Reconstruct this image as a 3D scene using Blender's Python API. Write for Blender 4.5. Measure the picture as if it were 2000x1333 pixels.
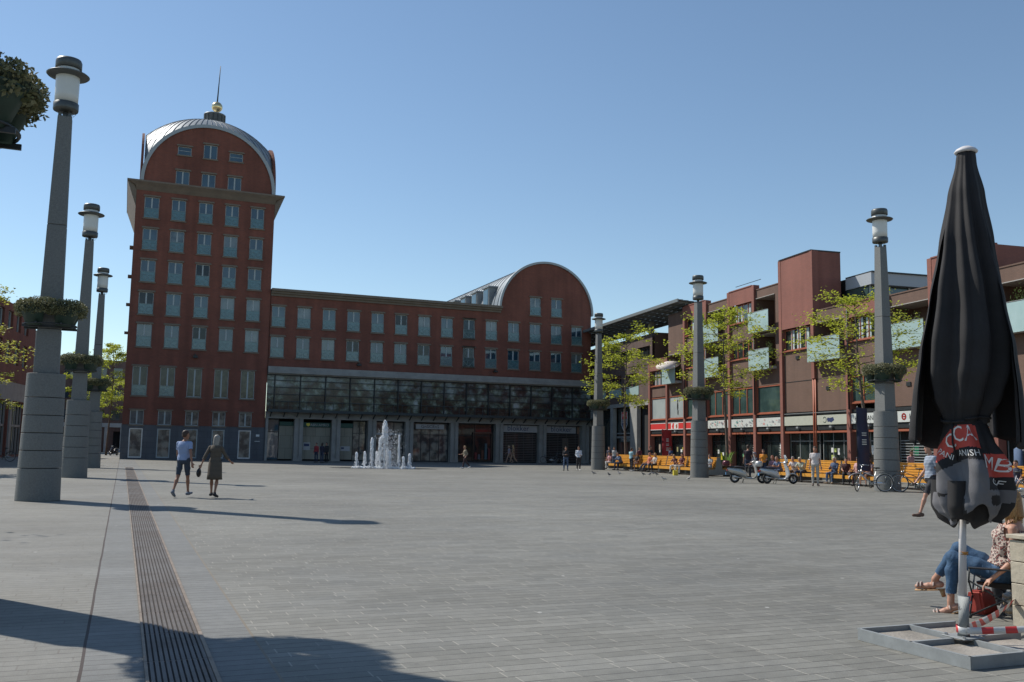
import bpy, bmesh, math, random
import numpy as np
from mathutils import Vector, Matrix
for o in list(bpy.data.objects): bpy.data.objects.remove(o)
S = bpy.context.scene; COL = S.collection
# ------------------------------------------------------------------ camera
YAW, PIT, ROL, HC, FPX = .3925, .1143, .0155, 1.5, 1817.
cy, sy = math.cos(YAW), math.sin(YAW)
FW = Vector((sy*math.cos(PIT), cy*math.cos(PIT), math.sin(PIT)))
R0 = Vector((cy, -sy, 0)); U0 = R0.cross(FW)
RT = math.cos(ROL)*R0 + math.sin(ROL)*U0; UP = -math.sin(ROL)*R0 + math.cos(ROL)*U0
cd = bpy.data.cameras.new('camera'); cam = bpy.data.objects.new('camera', cd); COL.objects.link(cam)
M = Matrix((RT, UP, -FW)).transposed().to_4x4(); M.translation = (0, 0, HC)
cam.matrix_world = M
cd.sensor_width = 36; cd.lens = 36*FPX/2000; cd.clip_end = 5000; cd.clip_start = .1
S.camera = cam
# ------------------------------------------------------------------ light
SUN_EL = math.radians(47.5); SUN_AZ = math.atan2(-.6, .8)      # the sun stands behind the tower, to the left
sd = Vector((math.sin(SUN_AZ)*math.cos(SUN_EL), math.cos(SUN_AZ)*math.cos(SUN_EL), math.sin(SUN_EL)))
W = bpy.data.worlds.new('World'); S.world = W; W.use_nodes = True
nt = W.node_tree; bg = nt.nodes['Background']
sky = nt.nodes.new('ShaderNodeTexSky'); sky.sky_type = 'NISHITA'; sky.sun_disc = False
sky.sun_elevation = SUN_EL; sky.sun_rotation = SUN_AZ
sky.air_density = 1.0; sky.dust_density = .1; sky.ozone_density = 1.8
tint = nt.nodes.new('ShaderNodeMix'); tint.data_type = 'RGBA'; tint.blend_type = 'MULTIPLY'; tint.inputs[0].default_value = 1; tint.inputs[7].default_value = (.955, .985, .96, 1)
nt.links.new(sky.outputs[0], tint.inputs[6]); nt.links.new(tint.outputs[2], bg.inputs[0]); bg.inputs[1].default_value = .13
sl = bpy.data.lights.new('sun', 'SUN'); sl.energy = 4.8; sl.angle = math.radians(.5); sl.color = (1, .95, .87)
so = bpy.data.objects.new('sun', sl); COL.objects.link(so)
so.rotation_euler = sd.to_track_quat('Z', 'Y').to_euler()
S.view_settings.view_transform = 'Standard'; S.view_settings.look = 'None'
S.view_settings.exposure = 0; S.view_settings.gamma = 1
# ------------------------------------------------------------------ helpers
def ray(x, y): return RT*((x-1000)/FPX) - UP*((y-666.5)/FPX) + FW
def gnd(x, y, z=0):
    d = ray(x, y); return Vector((0, 0, HC)) + d*((z-HC)/d.z)
def tag(o, label=None, cat=None, group=None, kind=None):
    if label: o['label'] = label
    if cat: o['category'] = cat
    if group: o['group'] = group
    if kind: o['kind'] = kind
    return o
def empty(name, loc=(0, 0, 0), rz=0, label=None, cat=None, group=None, kind=None):
    o = bpy.data.objects.new(name, None); COL.objects.link(o); o.location = loc; o.rotation_euler = (0, 0, rz)
    o.empty_display_size = .1
    return tag(o, label, cat, group, kind)
def copy_tree(o, parent=None):
    c = o.copy(); COL.objects.link(c); c.parent = parent
    for ch in list(o.children): copy_tree(ch, c)
    return c
class MB:
    def __init__(s, T=None): s.v = []; s.f = []; s.mi = []; s.T = T; s.m = 0; s.sm = False; s.s = []
    def add(s, vs, fs):
        n = len(s.v)
        s.v += [tuple(s.T(*p)) if s.T else tuple(p) for p in vs]
        for f in fs: s.f.append([n+i for i in f]); s.mi.append(s.m); s.s.append(s.sm)
    def bx(s, x0, x1, y0, y1, z0, z1):
        s.add([(x, y, z) for z in (z0, z1) for y in (y0, y1) for x in (x0, x1)],
              [(0, 2, 3, 1), (4, 5, 7, 6), (0, 1, 5, 4), (2, 6, 7, 3), (0, 4, 6, 2), (1, 3, 7, 5)])
    def bar(s, a, b, w, h=None, up=(0, 0, 1)):
        h = h or w; a = Vector(a); b = Vector(b); d = (b-a).normalized(); u = Vector(up)
        if abs(d.dot(u)) > .98: u = Vector((1, 0, 0))
        r = d.cross(u).normalized()*w/2; u = r.cross(d).normalized()*h/2
        s.add([p+i*r+j*u for p in (a, b) for i, j in ((-1, -1), (1, -1), (1, 1), (-1, 1))],
              [(0, 1, 2, 3), (7, 6, 5, 4), (0, 4, 5, 1), (1, 5, 6, 2), (2, 6, 7, 3), (3, 7, 4, 0)])
    def tube(s, P, r, n=8, caps=True):
        P = [Vector(p) for p in P]; R = r if isinstance(r, (list, tuple)) else [r]*len(P)
        vs = []; ref = None
        for i, p in enumerate(P):
            t = (P[min(i+1, len(P)-1)]-P[max(i-1, 0)]).normalized()
            if ref is None: ref = Vector((0, 0, 1)) if abs(t.z) < .9 else Vector((1, 0, 0))
            a = t.cross(ref).normalized(); b = t.cross(a).normalized(); ref = b.cross(t)*1.0
            ref = -b if False else ref
            for k in range(n):
                th = 2*math.pi*k/n; vs.append(p+a*R[i]*math.cos(th)+b*R[i]*math.sin(th))
        fs = [(i*n+k, i*n+(k+1) % n, (i+1)*n+(k+1) % n, (i+1)*n+k) for i in range(len(P)-1) for k in range(n)]
        if caps: fs += [tuple(range(n))[::-1], tuple((len(P)-1)*n+k for k in range(n))]
        q = s.sm; s.sm = True; s.add(vs, fs); s.sm = q
    def lathe(s, prof, n=24, c=(0, 0, 0), sx=1, sy=1, flat=False):
        vs = [(c[0]+r*sx*math.cos(2*math.pi*k/n), c[1]+r*sy*math.sin(2*math.pi*k/n), c[2]+z) for r, z in prof for k in range(n)]
        fs = [(i*n+k, i*n+(k+1) % n, (i+1)*n+(k+1) % n, (i+1)*n+k) for i in range(len(prof)-1) for k in range(n)]
        fs += [tuple(range(n))[::-1], tuple((len(prof)-1)*n+k for k in range(n))]
        q = s.sm; s.sm = not flat; s.add(vs, fs); s.sm = q
    def torus(s, c, R, r, axis='x', n=28, m=8, a0=0, a1=2*math.pi):
        full = abs(a1-a0-2*math.pi) < 1e-6; k = n if full else n+1
        vs = []
        for i in range(k):
            t = a0+(a1-a0)*i/n
            for j in range(m):
                u = 2*math.pi*j/m; q = R+r*math.cos(u)
                p = {'x': (r*math.sin(u), q*math.cos(t), q*math.sin(t)), 'y': (q*math.cos(t), r*math.sin(u), q*math.sin(t)), 'z': (q*math.cos(t), q*math.sin(t), r*math.sin(u))}[axis]
                vs.append((c[0]+p[0], c[1]+p[1], c[2]+p[2]))
        fs = [(i*m+j, ((i+1) % k)*m+j, ((i+1) % k)*m+(j+1) % m, i*m+(j+1) % m) for i in range(n) for j in range(m)]
        q = s.sm; s.sm = True; s.add(vs, fs); s.sm = q
    def ell(s, c, r, n=14, m=9):
        pr = [(max(.001, math.sin(math.pi*i/m)), -math.cos(math.pi*i/m)) for i in range(m+1)]
        vs = [(c[0]+a*r[0]*math.cos(2*math.pi*k/n), c[1]+a*r[1]*math.sin(2*math.pi*k/n), c[2]+z*r[2]) for a, z in pr for k in range(n)]
        fs = [(i*n+k, i*n+(k+1) % n, (i+1)*n+(k+1) % n, (i+1)*n+k) for i in range(m) for k in range(n)]
        fs += [tuple(range(n))[::-1], tuple(m*n+k for k in range(n))]
        q = s.sm; s.sm = True; s.add(vs, fs); s.sm = q
    def build(s, name, mats, parent=None, bevel=0, label=None, recalc=True, bevseg=1):
        me = bpy.data.meshes.new(name); me.from_pydata([tuple(v) for v in s.v], [], s.f)
        if not isinstance(mats, (list, tuple)): mats = [mats]
        for m in mats: me.materials.append(m)
        me.polygons.foreach_set('material_index', s.mi); me.polygons.foreach_set('use_smooth', s.s)
        if recalc:
            b = bmesh.new(); b.from_mesh(me); bmesh.ops.recalc_face_normals(b, faces=b.faces)
            if bevel: bmesh.ops.bevel(b, geom=b.edges[:], offset=bevel, segments=bevseg, affect='EDGES', clamp_overlap=True)
            b.to_mesh(me); b.free()
        me.update()
        o = bpy.data.objects.new(name, me); COL.objects.link(o)
        if parent: o.parent = parent
        if label: o['label'] = label
        return o
def textv(t, size=1, align='CENTER'):
    c = bpy.data.curves.new('lettering', 'FONT'); c.body = t; c.size = size; c.align_x = align; c.align_y = 'CENTER'; c.resolution_u = 2
    o = bpy.data.objects.new('lettering', c); COL.objects.link(o)
    dg = bpy.context.evaluated_depsgraph_get(); me = bpy.data.meshes.new_from_object(o.evaluated_get(dg))
    vs = [tuple(v.co) for v in me.vertices]; fs = [tuple(p.vertices) for p in me.polygons]
    bpy.data.objects.remove(o); bpy.data.meshes.remove(me); bpy.data.curves.remove(c)
    return vs, fs
def lettering(mb, t, size, f, align='CENTER', sx=1, bold=0):
    vs, fs = textv(t, size, align)
    mb.add([f(v[0]*sx, v[1]) for v in vs], fs)
# ------------------------------------------------------------------ materials
def mat(name, col, rough=.7, metal=0, noise=None, bump=None, spec=.5, trans=0, alpha=None, vary=None):
    """noise=(scale, amount)  bump=(scale, strength)  vary = second colour blended by broad noise"""
    m = bpy.data.materials.new(name); m.use_nodes = True; n = m.node_tree; N = n.nodes; L = n.links
    b = N['Principled BSDF']; b.inputs['Base Color'].default_value = (*col, 1); b.inputs['Roughness'].default_value = rough
    b.inputs['Metallic'].default_value = metal; b.inputs['Specular IOR Level'].default_value = spec
    if noise or vary or bump:
        tc = N.new('ShaderNodeTexCoord')
    if noise:
        t = N.new('ShaderNodeTexNoise'); t.inputs['Scale'].default_value = noise[0]; t.inputs['Detail'].default_value = 6; t.inputs['Roughness'].default_value = .65
        L.new(tc.outputs['Object'], t.inputs['Vector'])
        mp = N.new('ShaderNodeMapRange'); mp.inputs[1].default_value = .3; mp.inputs[2].default_value = .7
        mp.inputs[3].default_value = 1-noise[1]; mp.inputs[4].default_value = 1+noise[1]; L.new(t.outputs[0], mp.inputs[0])
        mx = N.new('ShaderNodeMix'); mx.data_type = 'RGBA'; mx.blend_type = 'MULTIPLY'; mx.inputs[0].default_value = 1
        mx.inputs[6].default_value = (*col, 1); L.new(mp.outputs[0], mx.inputs[7])
        src = mx.outputs[2]
        if vary:
            t2 = N.new('ShaderNodeTexNoise'); t2.inputs['Scale'].default_value = noise[0]*.23; t2.inputs['Detail'].default_value = 4
            L.new(tc.outputs['Object'], t2.inputs['Vector'])
            m2 = N.new('ShaderNodeMapRange'); m2.inputs[1].default_value = .42; m2.inputs[2].default_value = .62; L.new(t2.outputs[0], m2.inputs[0])
            x2 = N.new('ShaderNodeMix'); x2.data_type = 'RGBA'; L.new(m2.outputs[0], x2.inputs[0]); L.new(src, x2.inputs[6]); x2.inputs[7].default_value = (*vary, 1)
            src = x2.outputs[2]
        L.new(src, b.inputs['Base Color'])
    if bump:
        t = N.new('ShaderNodeTexNoise'); t.inputs['Scale'].default_value = bump[0]; t.inputs['Detail'].default_value = 5
        L.new(tc.outputs['Object'], t.inputs['Vector'])
        bp = N.new('ShaderNodeBump'); bp.inputs['Strength'].default_value = bump[1]; bp.inputs['Distance'].default_value = .02
        L.new(t.outputs[0], bp.inputs['Height']); L.new(bp.outputs[0], b.inputs['Normal'])
    return m
def brickmat(name, c1, c2, mortar, bw=.22, bh=.065, ms=.008, axis='x', rough=.85, stain=.2):
    m = bpy.data.materials.new(name); m.use_nodes = True; n = m.node_tree; N = n.nodes; L = n.links; b = N['Principled BSDF']
    tc = N.new('ShaderNodeTexCoord'); sp = N.new('ShaderNodeSeparateXYZ'); L.new(tc.outputs['Object'], sp.inputs[0])
    ad = N.new('ShaderNodeMath'); ad.operation = 'ADD'; L.new(sp.outputs[0], ad.inputs[0]); L.new(sp.outputs[1], ad.inputs[1])
    cb = N.new('ShaderNodeCombineXYZ'); L.new(ad.outputs[0], cb.inputs[0]); L.new(sp.outputs[2], cb.inputs[1])
    br = N.new('ShaderNodeTexBrick'); br.inputs['Scale'].default_value = 1; br.inputs['Brick Width'].default_value = bw; br.inputs['Row Height'].default_value = bh
    br.inputs['Mortar Size'].default_value = ms; br.inputs['Color1'].default_value = (*c1, 1); br.inputs['Color2'].default_value = (*c2, 1); br.inputs['Mortar'].default_value = (*mortar, 1); br.inputs['Bias'].default_value = -.1
    L.new(cb.outputs[0], br.inputs['Vector'])
    t = N.new('ShaderNodeTexNoise'); t.inputs['Scale'].default_value = .35; t.inputs['Detail'].default_value = 7; t.inputs['Roughness'].default_value = .6; L.new(tc.outputs['Object'], t.inputs['Vector'])
    mp = N.new('ShaderNodeMapRange'); mp.inputs[1].default_value = .3; mp.inputs[2].default_value = .7; mp.inputs[3].default_value = 1-stain; mp.inputs[4].default_value = 1+stain; L.new(t.outputs[0], mp.inputs[0])
    mx = N.new('ShaderNodeMix'); mx.data_type = 'RGBA'; mx.blend_type = 'MULTIPLY'; mx.inputs[0].default_value = 1; L.new(br.outputs[0], mx.inputs[6]); L.new(mp.outputs[0], mx.inputs[7])
    sv = N.new('ShaderNodeMapping'); sv.inputs['Scale'].default_value = (1.6, 1.6, .10); L.new(tc.outputs['Object'], sv.inputs[0])
    t3 = N.new('ShaderNodeTexNoise'); t3.inputs['Scale'].default_value = 1; t3.inputs['Detail'].default_value = 6; L.new(sv.outputs[0], t3.inputs['Vector'])
    m3 = N.new('ShaderNodeMapRange'); m3.inputs[1].default_value = .32; m3.inputs[2].default_value = .68; m3.inputs[3].default_value = 1-stain*.8; m3.inputs[4].default_value = 1+stain*.8; L.new(t3.outputs[0], m3.inputs[0])
    x3 = N.new('ShaderNodeMix'); x3.data_type = 'RGBA'; x3.blend_type = 'MULTIPLY'; x3.inputs[0].default_value = 1; L.new(mx.outputs[2], x3.inputs[6]); L.new(m3.outputs[0], x3.inputs[7])
    L.new(x3.outputs[2], b.inputs['Base Color']); b.inputs['Roughness'].default_value = rough
    return m
def glassmat(name, col, rough=.04, noise=0, tint2=None, sc=1.2, spec=.5):
    m = bpy.data.materials.new(name); m.use_nodes = True; n = m.node_tree; N = n.nodes; L = n.links; b = N['Principled BSDF']
    b.inputs['Base Color'].default_value = (*col, 1); b.inputs['Roughness'].default_value = rough; b.inputs['IOR'].default_value = 1.5; b.inputs['Specular IOR Level'].default_value = spec
    tc = N.new('ShaderNodeTexCoord'); t = N.new('ShaderNodeTexNoise'); t.inputs['Scale'].default_value = sc; t.inputs['Detail'].default_value = 3
    oi = N.new('ShaderNodeObjectInfo'); va = N.new('ShaderNodeVectorMath'); va.operation = 'ADD'; ml = N.new('ShaderNodeVectorMath'); ml.operation = 'SCALE'
    cb = N.new('ShaderNodeCombineXYZ'); [L.new(oi.outputs['Random'], cb.inputs[i]) for i in range(3)]; L.new(cb.outputs[0], ml.inputs[0]); ml.inputs['Scale'].default_value = 37
    L.new(tc.outputs['Object'], va.inputs[0]); L.new(ml.outputs[0], va.inputs[1]); L.new(va.outputs[0], t.inputs['Vector'])
    if tint2:
        mp = N.new('ShaderNodeMapRange'); mp.inputs[1].default_value = .42; mp.inputs[2].default_value = .6; L.new(t.outputs[0], mp.inputs[0])
        mx = N.new('ShaderNodeMix'); mx.data_type = 'RGBA'; mx.inputs[6].default_value = (*col, 1); mx.inputs[7].default_value = (*tint2, 1); L.new(mp.outputs[0], mx.inputs[0]); L.new(mx.outputs[2], b.inputs['Base Color'])
    bp = N.new('ShaderNodeBump'); bp.inputs['Strength'].default_value = .08; bp.inputs['Distance'].default_value = .03; L.new(t.outputs[0], bp.inputs['Height']); L.new(bp.outputs[0], b.inputs['Normal'])
    return m
def leafmat(name, col, col2, tr=.35):
    m = bpy.data.materials.new(name); m.use_nodes = True; n = m.node_tree; N = n.nodes; L = n.links; b = N['Principled BSDF']; out = N['Material Output']
    g = N.new('ShaderNodeNewGeometry'); mx = N.new('ShaderNodeMix'); mx.data_type = 'RGBA'; mx.inputs[6].default_value = (*col, 1); mx.inputs[7].default_value = (*col2, 1)
    L.new(g.outputs['Random Per Island'], mx.inputs[0]); L.new(mx.outputs[2], b.inputs['Base Color']); b.inputs['Roughness'].default_value = .55; b.inputs['Specular IOR Level'].default_value = .3
    t = N.new('ShaderNodeBsdfTranslucent'); L.new(mx.outputs[2], t.inputs[0]); s = N.new('ShaderNodeMixShader'); s.inputs[0].default_value = tr
    L.new(b.outputs[0], s.inputs[1]); L.new(t.outputs[0], s.inputs[2]); L.new(s.outputs[0], out.inputs[0]); return m
# ------------------------------------------------------------------ ground
def paving():
    m = bpy.data.materials.new('grey_pavers'); m.use_nodes = True; n = m.node_tree; N = n.nodes; L = n.links; b = N['Principled BSDF']
    def mt(op, a, c=None, d=None):
        x = N.new('ShaderNodeMath'); x.operation = op
        for i, v in enumerate((a, c, d)):
            if v is None: continue
            if isinstance(v, (int, float)): x.inputs[i].default_value = v
            else: L.new(v, x.inputs[i])
        return x.outputs[0]
    def rng(v, a, c, d, e):
        x = N.new('ShaderNodeMapRange'); [setattr(x.inputs[i+1], 'default_value', q) for i, q in enumerate((a, c, d, e))]; L.new(v, x.inputs[0]); return x.outputs[0]
    def mix(f, a, c, bt='MIX'):
        x = N.new('ShaderNodeMix'); x.data_type = 'RGBA'; x.blend_type = bt
        for s, v in ((0, f), (6, a), (7, c)):
            if isinstance(v, (int, float)): x.inputs[s].default_value = v
            elif isinstance(v, tuple): x.inputs[s].default_value = (*v, 1)
            else: L.new(v, x.inputs[s])
        return x.outputs[2]
    def noise(sc, det=6, w=None):
        t = N.new('ShaderNodeTexNoise'); t.inputs['Scale'].default_value = sc; t.inputs['Detail'].default_value = det; t.inputs['Roughness'].default_value = .6
        L.new(w or tc.outputs['Object'], t.inputs['Vector']); return t.outputs[0]
    tc = N.new('ShaderNodeTexCoord'); sp = N.new('ShaderNodeSeparateXYZ'); L.new(tc.outputs['Object'], sp.inputs[0]); X, Y = sp.outputs[0], sp.outputs[1]
    wob = mt('MULTIPLY', mt('SUBTRACT', noise(.6, 2), .5), .04)
    yy = mt('DIVIDE', mt('ADD', Y, wob), .15); row = mt('FLOOR', yy); fy = mt('FRACT', yy)
    wn = N.new('ShaderNodeTexWhiteNoise'); wn.noise_dimensions = '1D'; L.new(row, wn.inputs['W'])
    xx = mt('ADD', mt('DIVIDE', X, .42), wn.outputs['Value']); cx = mt('FLOOR', xx); fx = mt('FRACT', xx)
    strip = mt('MULTIPLY', mt('GREATER_THAN', X, -.17), mt('LESS_THAN', X, 1.03))
    nst = mt('SUBTRACT', 1, strip)
    cb = N.new('ShaderNodeCombineXYZ'); L.new(row, cb.inputs[0]); L.new(mt('MULTIPLY', cx, nst), cb.inputs[1])
    w2 = N.new('ShaderNodeTexWhiteNoise'); w2.noise_dimensions = '2D'; L.new(cb.outputs[0], w2.inputs['Vector'])
    c = mix(rng(w2.outputs['Value'], 0, 1, 0, 1), (.172, .168, .147), (.212, .207, .183))
    left = mt('LESS_THAN', X, -.17); c = mix(mt('MULTIPLY', left, .5), c, (.20, .193, .172))
    c = mix(mt('MULTIPLY', strip, .6), c, (.165, .17, .17))
    c = mix(1, c, rng(noise(.16, 9), .32, .68, .80, 1.15), 'MULTIPLY')
    c = mix(1, c, rng(noise(9, 6), .3, .7, .9, 1.1), 'MULTIPLY')
    c = mix(1, c, rng(noise(90, 3), .3, .7, .9, 1.1), 'MULTIPLY')
    c = mix(rng(noise(.75, 10), .60, .72, 0, .35), c, (.105, .10, .092))
    st = N.new('ShaderNodeVectorMath'); st.operation = 'MULTIPLY'; L.new(tc.outputs['Object'], st.inputs[0]); st.inputs[1].default_value = (.12, 1.3, 1)
    c = mix(1, c, rng(noise(1, 5, st.outputs[0]), .3, .7, .9, 1.1), 'MULTIPLY')
    # course joints, head joints (sandy), strip edge joints
    jn = noise(3, 4)
    jr = mt('MULTIPLY', mt('LESS_THAN', fy, .075), rng(jn, .3, .55, .4, 1.0))
    c = mix(jr, c, (.07, .065, .06))
    jx = mt('MULTIPLY', mt('MULTIPLY', mt('LESS_THAN', fx, .028), nst), rng(noise(2.1, 3), .38, .6, .03, .55))
    c = mix(jx, c, mix(left, (.42, .39, .33), (.12, .1, .085)))
    e1 = mt('LESS_THAN', mt('ABSOLUTE', mt('ADD', mt('ADD', X, .17), mt('MULTIPLY', wob, .4))), .011)
    e2 = mt('LESS_THAN', mt('ABSOLUTE', mt('SUBTRACT', X, 1.03)), .010)
    c = mix(e1, c, (.05, .035, .03)); c = mix(mt('MULTIPLY', e2, .8), c, (.2, .165, .12))
    vo = N.new('ShaderNodeTexVoronoi'); vo.inputs['Scale'].default_value = 2.2; L.new(tc.outputs['Object'], vo.inputs['Vector'])
    vs_ = N.new('ShaderNodeSeparateColor'); L.new(vo.outputs['Color'], vs_.inputs[0])
    gum = mt('MULTIPLY', mt('LESS_THAN', vo.outputs['Distance'], .05), mt('GREATER_THAN', vs_.outputs[0], .78))
    c = mix(mt('MULTIPLY', gum, .7), c, (.55, .54, .5))
    dk = mt('MULTIPLY', mt('LESS_THAN', vo.outputs['Distance'], .05), mt('LESS_THAN', vs_.outputs[1], .15)); c = mix(mt('MULTIPLY', dk, .5), c, (.1, .1, .1))
    L.new(c, b.inputs['Base Color']); L.new(rng(noise(.7, 4), .3, .7, .62, .85), b.inputs['Roughness']); b.inputs['Specular IOR Level'].default_value = .35
    bp = N.new('ShaderNodeBump'); bp.inputs['Strength'].default_value = .5; bp.inputs['Distance'].default_value = .006
    L.new(mt('SUBTRACT', noise(60, 4), mt('MULTIPLY', mt('MAXIMUM', jr, jx), 1.5)), bp.inputs['Height']); L.new(bp.outputs[0], b.inputs['Normal'])
    return m
MP = paving()
g = MB(); g.add([(-900, -300, 0), (900, -300, 0), (900, 1500, 0), (-900, 1500, 0)], [(0, 1, 2, 3)])
tag(g.build('ground', MP), kind='structure')
# ------------------------------------------------------------------ shared materials
m_brick = brickmat('red_brick', (.225, .072, .046), (.18, .058, .040), (.13, .07, .052))
m_stone = mat('pale_stone', (.19, .155, .12), .8, noise=(1.5, .15)); m_stone2 = mat('grey_concrete', (.30, .295, .275), .8, noise=(1.1, .18))
m_blue = brickmat('blue_grey_stone', (.115, .122, .135), (.10, .106, .12), (.07, .075, .082), 1.25, .5, .012, stain=.15)
m_zinc = mat('zinc_roof', (.24, .265, .28), .5, .3, noise=(.8, .15)); m_zincd = mat('dark_zinc', (.17, .19, .21), .5, .4, noise=(1, .2))
m_wframe = mat('grey_window_frame', (.38, .43, .44), .45, noise=(3, .06))
m_glass = glassmat('window_glass', (.012, .042, .07), .03, tint2=(.028, .075, .11), sc=.55, spec=1.0)
m_frost = glassmat('frosted_railing_glass', (.065, .145, .165), .12, tint2=(.085, .185, .205), sc=5, spec=.8)
m_rail = mat('railing_steel', (.22, .30, .31), .45, .2)
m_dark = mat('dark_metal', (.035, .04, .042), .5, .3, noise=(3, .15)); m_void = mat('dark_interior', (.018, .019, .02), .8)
m_gold = mat('gold_leaf', (.78, .62, .34), .28, .9); m_white = mat('white_paint', (.72, .72, .70), .5, noise=(4, .05))
m_green = mat('bank_green', (.012, .075, .055), .5); m_beige = brickmat('cream_panels', (.30, .285, .23), (.27, .255, .205), (.14, .135, .11), .92, 1.15, .014, stain=.12)
m_yel = mat('yellow', (.75, .62, .08), .5); m_navy = mat('navy_letters', (.03, .045, .12), .5); m_paper = mat('off_white_panel', (.42, .43, .44), .6, noise=(5, .06))
m_blackl = mat('black_letters', (.02, .02, .02), .5); m_steel = mat('galvanised_steel', (.27, .285, .285), .7, .15, noise=(6, .18))
# drainage channel with its slotted grating
DX0, DX1 = .22, .665
dr = empty('drain_grating', (0, 0, 0), label='long rusty steel drain grating with parallel slots running away through the paving', cat='drain')
b = MB(); b.bx(DX0, DX1, 1.0, 60, -.02, .004); b.build('channel', mat('channel_shade', (.035, .028, .024), .9, noise=(8, .3)), dr)  # flat dark strip; the shade of the sunken channel is put into its colour
m_rust = mat('worn_steel_bars', (.10, .082, .07), .6, .3, noise=(5, .35), vary=(.13, .118, .11))
b = MB(); nb = 11
for i in range(nb):
    x = DX0+.045+(DX1-DX0-.09)*i/(nb-1)
    y = 1.0
    while y < 60: b.bx(x-.0115, x+.0115, y, y+.995, .004, .013); y += 1.0
b.build('bars', m_rust, dr)
b = MB()
y = 1.0
while y < 60:
    b.bx(DX0, DX0+.02, y, y+.992, .004, .014); b.bx(DX1-.028, DX1, y, y+.992, .004, .014); b.bx(DX0+.022, DX1-.03, y+.992, y+1.0, .004, .0095); y += 1
b.build('frame', mat('sandy_worn_frame', (.22, .175, .135), .6, .2, noise=(4, .3)), dr)
# ------------------------------------------------------------------ facades
def facade(mb, x0, x1, z0, z1, ops, dep=.22, y=0, top=None):
    """wall sheet at depth y with real openings (ops: x0,x1,z0,z1) and reveals"""
    xs = sorted({x0, x1, *[o[0] for o in ops], *[o[1] for o in ops]}); zs = sorted({z0, z1, *[o[2] for o in ops], *[o[3] for o in ops]})
    for i in range(len(xs)-1):
        for j in range(len(zs)-1):
            cx, cz = (xs[i]+xs[i+1])/2, (zs[j]+zs[j+1])/2
            if any(o[0] < cx < o[1] and o[2] < cz < o[3] for o in ops): continue
            mb.add([(xs[i], y, zs[j]), (xs[i+1], y, zs[j]), (xs[i+1], y, zs[j+1]), (xs[i], y, zs[j+1])], [(0, 1, 2, 3)])
    for a, c, d, e in ops:
        mb.add([(a, y, d), (c, y, d), (c, y, e), (a, y, e), (a, y+dep, d), (c, y+dep, d), (c, y+dep, e), (a, y+dep, e)],
               [(0, 4, 5, 1), (1, 5, 6, 2), (2, 6, 7, 3), (3, 7, 4, 0)])
WM = {}; RW = random.Random(12)
m_gl2 = [glassmat('curtained_glass', (.10, .13, .14), .05, tint2=(.16, .19, .19), sc=1.1, spec=1.0), glassmat('dark_open_glass', (.006, .008, .01), .05, tint2=(.02, .022, .025), sc=1.4), glassmat('half_curtained_glass', (.03, .05, .06), .04, tint2=(.13, .17, .18), sc=.8, spec=1.0)]
def winmesh(w, h, kind):
    """window meshes are shared; origin = middle of the sill at the wall face, outward = -y"""
    k = (round(w, 2), round(h, 2), kind)
    if k in WM: return WM[k]
    f = MB(); t = .06
    f.bx(-w/2, -w/2+t, .10, .17, 0, h); f.bx(w/2-t, w/2, .10, .17, 0, h); f.bx(-w/2+t, w/2-t, .10, .17, h-t, h); f.bx(-w/2+t, w/2-t, .10, .17, 0, t)
    if kind != 'single': f.bx(-.06, .06, .09, .168, t, h-t)
    if kind == 'single': f.bx(-w/2+t, w/2-t, .11, .168, h*.5, h*.5+.04)
    p = MB(); p.bx(-w/2+t, w/2-t, .135, .15, t, h-t)
    s = MB(); s.bx(-w/2-.09, w/2+.09, -.09, .10, -.12, 0)
    l = MB(); l.bx(-w/2-.12, w/2+.12, -.10, .02, h+.005, h+.10); l.bx(-w/2-.07, w/2+.07, -.06, .02, h+.10, h+.16) if kind != 'x' else 0
    r = MB(); g = MB()
    if kind in ('french', 'tall'):
        rh = h*.47 if kind == 'french' else h*.36
        r.bx(-w/2+.02, w/2-.02, -.03, .0, rh-.03, rh); r.bx(-w/2+.02, w/2-.02, -.03, .0, .03, .06)
        for sx in (-1, 1):
            r.bar((sx*w/2*.96, -.015, .05), (sx*w/2*.96, -.015, rh), .025)
            r.bar((0, -.015, .05), (sx*w/2*.95, -.015, rh*.62), .016)
            r.torus((sx*w*.24, -.015, rh*.45), rh*.25, .009, 'y', 14, 5)
        g.bx(-w/2+.05, w/2-.05, .012, .022, .065, rh-.035)
    WM[k] = (f, p, s, l, r, g); o = []
    me = lambda mb, nm, m: mb.build(nm, m) if mb.v else None
    o = [me(f, 'window', m_wframe), me(p, 'pane', m_glass), me(s, 'sill', m_stone), me(l, 'lintel', m_stone), me(r, 'railing', m_rail), me(g, 'railing_panel', m_frost)]
    D = [x.data if x else None for x in o]; [bpy.data.objects.remove(x) for x in o if x]
    WM[k] = D; return D
def put_window(parent, x, z, w, h, kind='french', y=0, rz=0, panemat=None, label=None):
    D = winmesh(w, h, kind); nm = ['window', 'pane', 'sill', 'lintel', 'railing', 'railing_panel']
    o = bpy.data.objects.new('window', D[0]); COL.objects.link(o); o.parent = parent; o.location = (x, y, z); o.rotation_euler = (0, 0, rz)
    if label: o['label'] = label
    for i in range(1, 6):
        if D[i] is None: continue
        c = bpy.data.objects.new(nm[i], D[i]); COL.objects.link(c); c.parent = o
        if i == 1 and not panemat and kind == 'french':
            rv = RW.random()
            if rv < .3: c.data = D[i].copy(); c.data.materials[0] = m_gl2[0 if rv < .12 else (1 if rv < .22 else 2)]
        if i == 1 and panemat: c.data = D[i].copy(); c.data.materials[0] = panemat
    return o
FY = 87.5
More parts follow.
